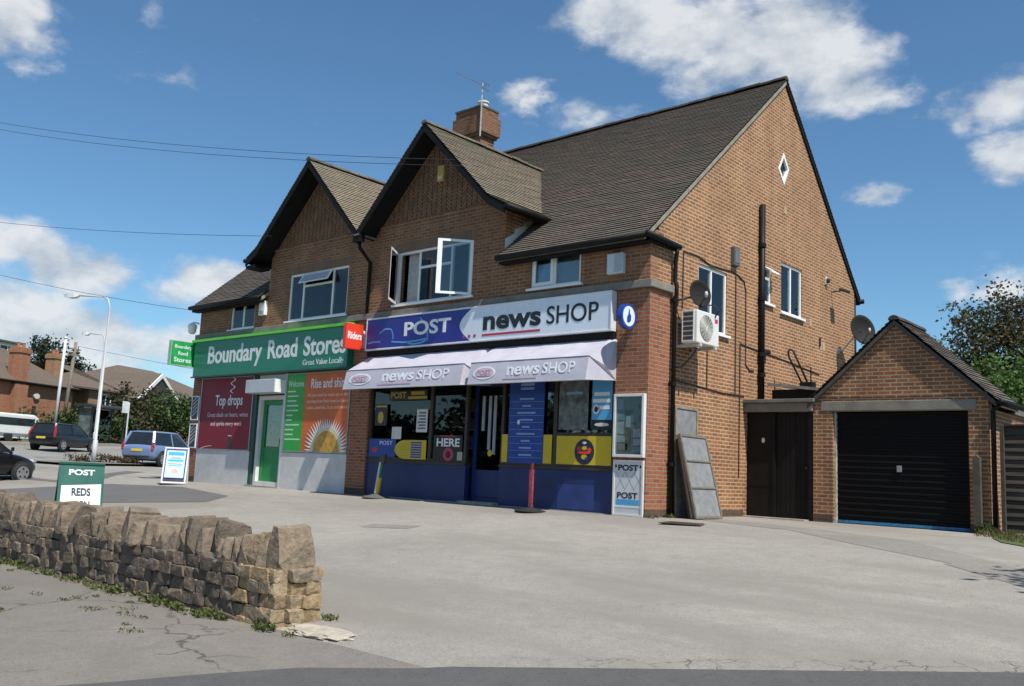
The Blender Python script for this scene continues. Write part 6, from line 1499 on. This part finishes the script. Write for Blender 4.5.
rtree('hedge', 'scruffy hedge beside the white caravan', 'hedge', -38.9, 28.4, [(0, -1.6, .45, .4, .8, .35), (0, 0, .55, .4, .9, .4), (0, 1.3, .5, .4, .8, .35)], 1000, .17, LV_BROWN, None, seed=25)
rtree('hedge', 'low clipped brown hedge at the foot of the street lamp', 'hedge', -24.6, 16.7, [(0, -1.0, .22, .35, .55, .18), (0, 0, .26, .35, .6, .18), (0, .9, .24, .35, .55, .18)], 1500, .09, LV_HEDGE, None, seed=26)
for k, (n_, s_, h, lab) in enumerate(((-60, 50.5, 8.6, 'left dark conifer above the red house roof'), (-61, 53.0, 9.3, 'middle and tallest dark conifer behind the two poles'), (-60.5, 55.4, 8.3, 'right dark conifer behind the orange house chimney'))):
    rtree('conifer', lab, 'tree', n_, s_, [(0, 0, h*.35, 1.5, 1.5, h*.2), (0, 0, h*.55, 1.4, 1.4, h*.18), (.2, .1, h*.75, 1.1, 1.1, h*.15), (0, -.1, h*.9, .7, .7, h*.1), (.3, .8, h*.7, .9, .9, h*.12)], 5200, .26, LV_DARK, (h*.8, .2), seed=30+k, group='conifers behind the red house')
rtree('hedge', 'rough green hedge in front of the orange house', 'hedge', -42.6, 40.0, [(0, -1.4, .9, .6, 1.2, .7), (0, .6, 1.0, .6, 1.3, .8), (0, 2.2, .9, .6, 1.2, .7)], 1500, .22, LV_GREEN, None, seed=27)
# far trees closing the view, and unseen ones added over the road to dim reflections and skylight
def treeline(name, label, spots, seed, mat, size, n):
    rnd = random.Random(seed); m = M()
    for x, y, r, h in spots:
        z = terr(x, y); crown_leaves(m, [(x, y, z+h*.45, r, r, h*.32), (x+r*.4, y, z+h*.7, r*.7, r*.7, h*.22), (x-r*.4, y+r*.3, z+h*.3, r*.8, r*.8, h*.25)], n, size, rnd)
    o = m.build(name, mat, None, fix=False, tint=True); tag(o, label, 'trees'); o['kind'] = 'stuff'; return o
treeline('far_trees', 'distant band of dark trees beyond the houses', [(-110+12*k, 70+9*(k % 3)+k*6, 7, 9+(k*5) % 4) for k in range(13)], 5, LV_DARK, 1.1, 420)
treeline('far_trees', 'trees beyond the back of the garage and fence', [(-14+9*k, 42+5*(k % 2), 5, 5+(k*3) % 3) for k in range(9)], 6, LV_GREEN, .6, 700)
treeline('reflection_trees', 'unseen trees added across the front road for the shop windows to mirror', [(-46+7.5*k, -33-4*(k % 2), 4.2, 5+(k*7) % 4) for k in range(12)], 7, LV_DARK, .55, 3200)

# ================================================================== overhead wires
WIRE = plain('wire_black', (.03, .03, .035), .6, .2)
def wire(label, a, b, sag, r=.007):
    a, b = Vector(a), Vector(b); pts = [a.lerp(b, i/16)-Vector((0, 0, 4*sag*(i/16)*(1-i/16))) for i in range(17)]
    o = M().tube(pts, r, 5).build('overhead_wire', WIRE); tag(o, label, 'wire', 'overhead wires in the sky'); return o
wire('upper of the two close overhead wires ending on the right gable', (-27.96, -3.81, 12.75), (-4.83, -.57, 7.38), .30)
wire('lower of the two close overhead wires ending on the right gable', (-27.97, -3.78, 12.50), (-4.57, -.57, 7.19), .32)
wire('single overhead wire ending on the left gable eaves', (-28.18, -3.31, 9.0), (-11.79, -.57, 6.62), .15)
wire('low overhead wire ending at the far left corner of the building', (-28.29, -3.07, 7.27), (-16.2, -.25, 5.0), .12)
wire('faint overhead wire from the wooden utility pole to behind the building', (-51.9, 11.2, 7.5), (-50, 36, 6.2), .25, .012)
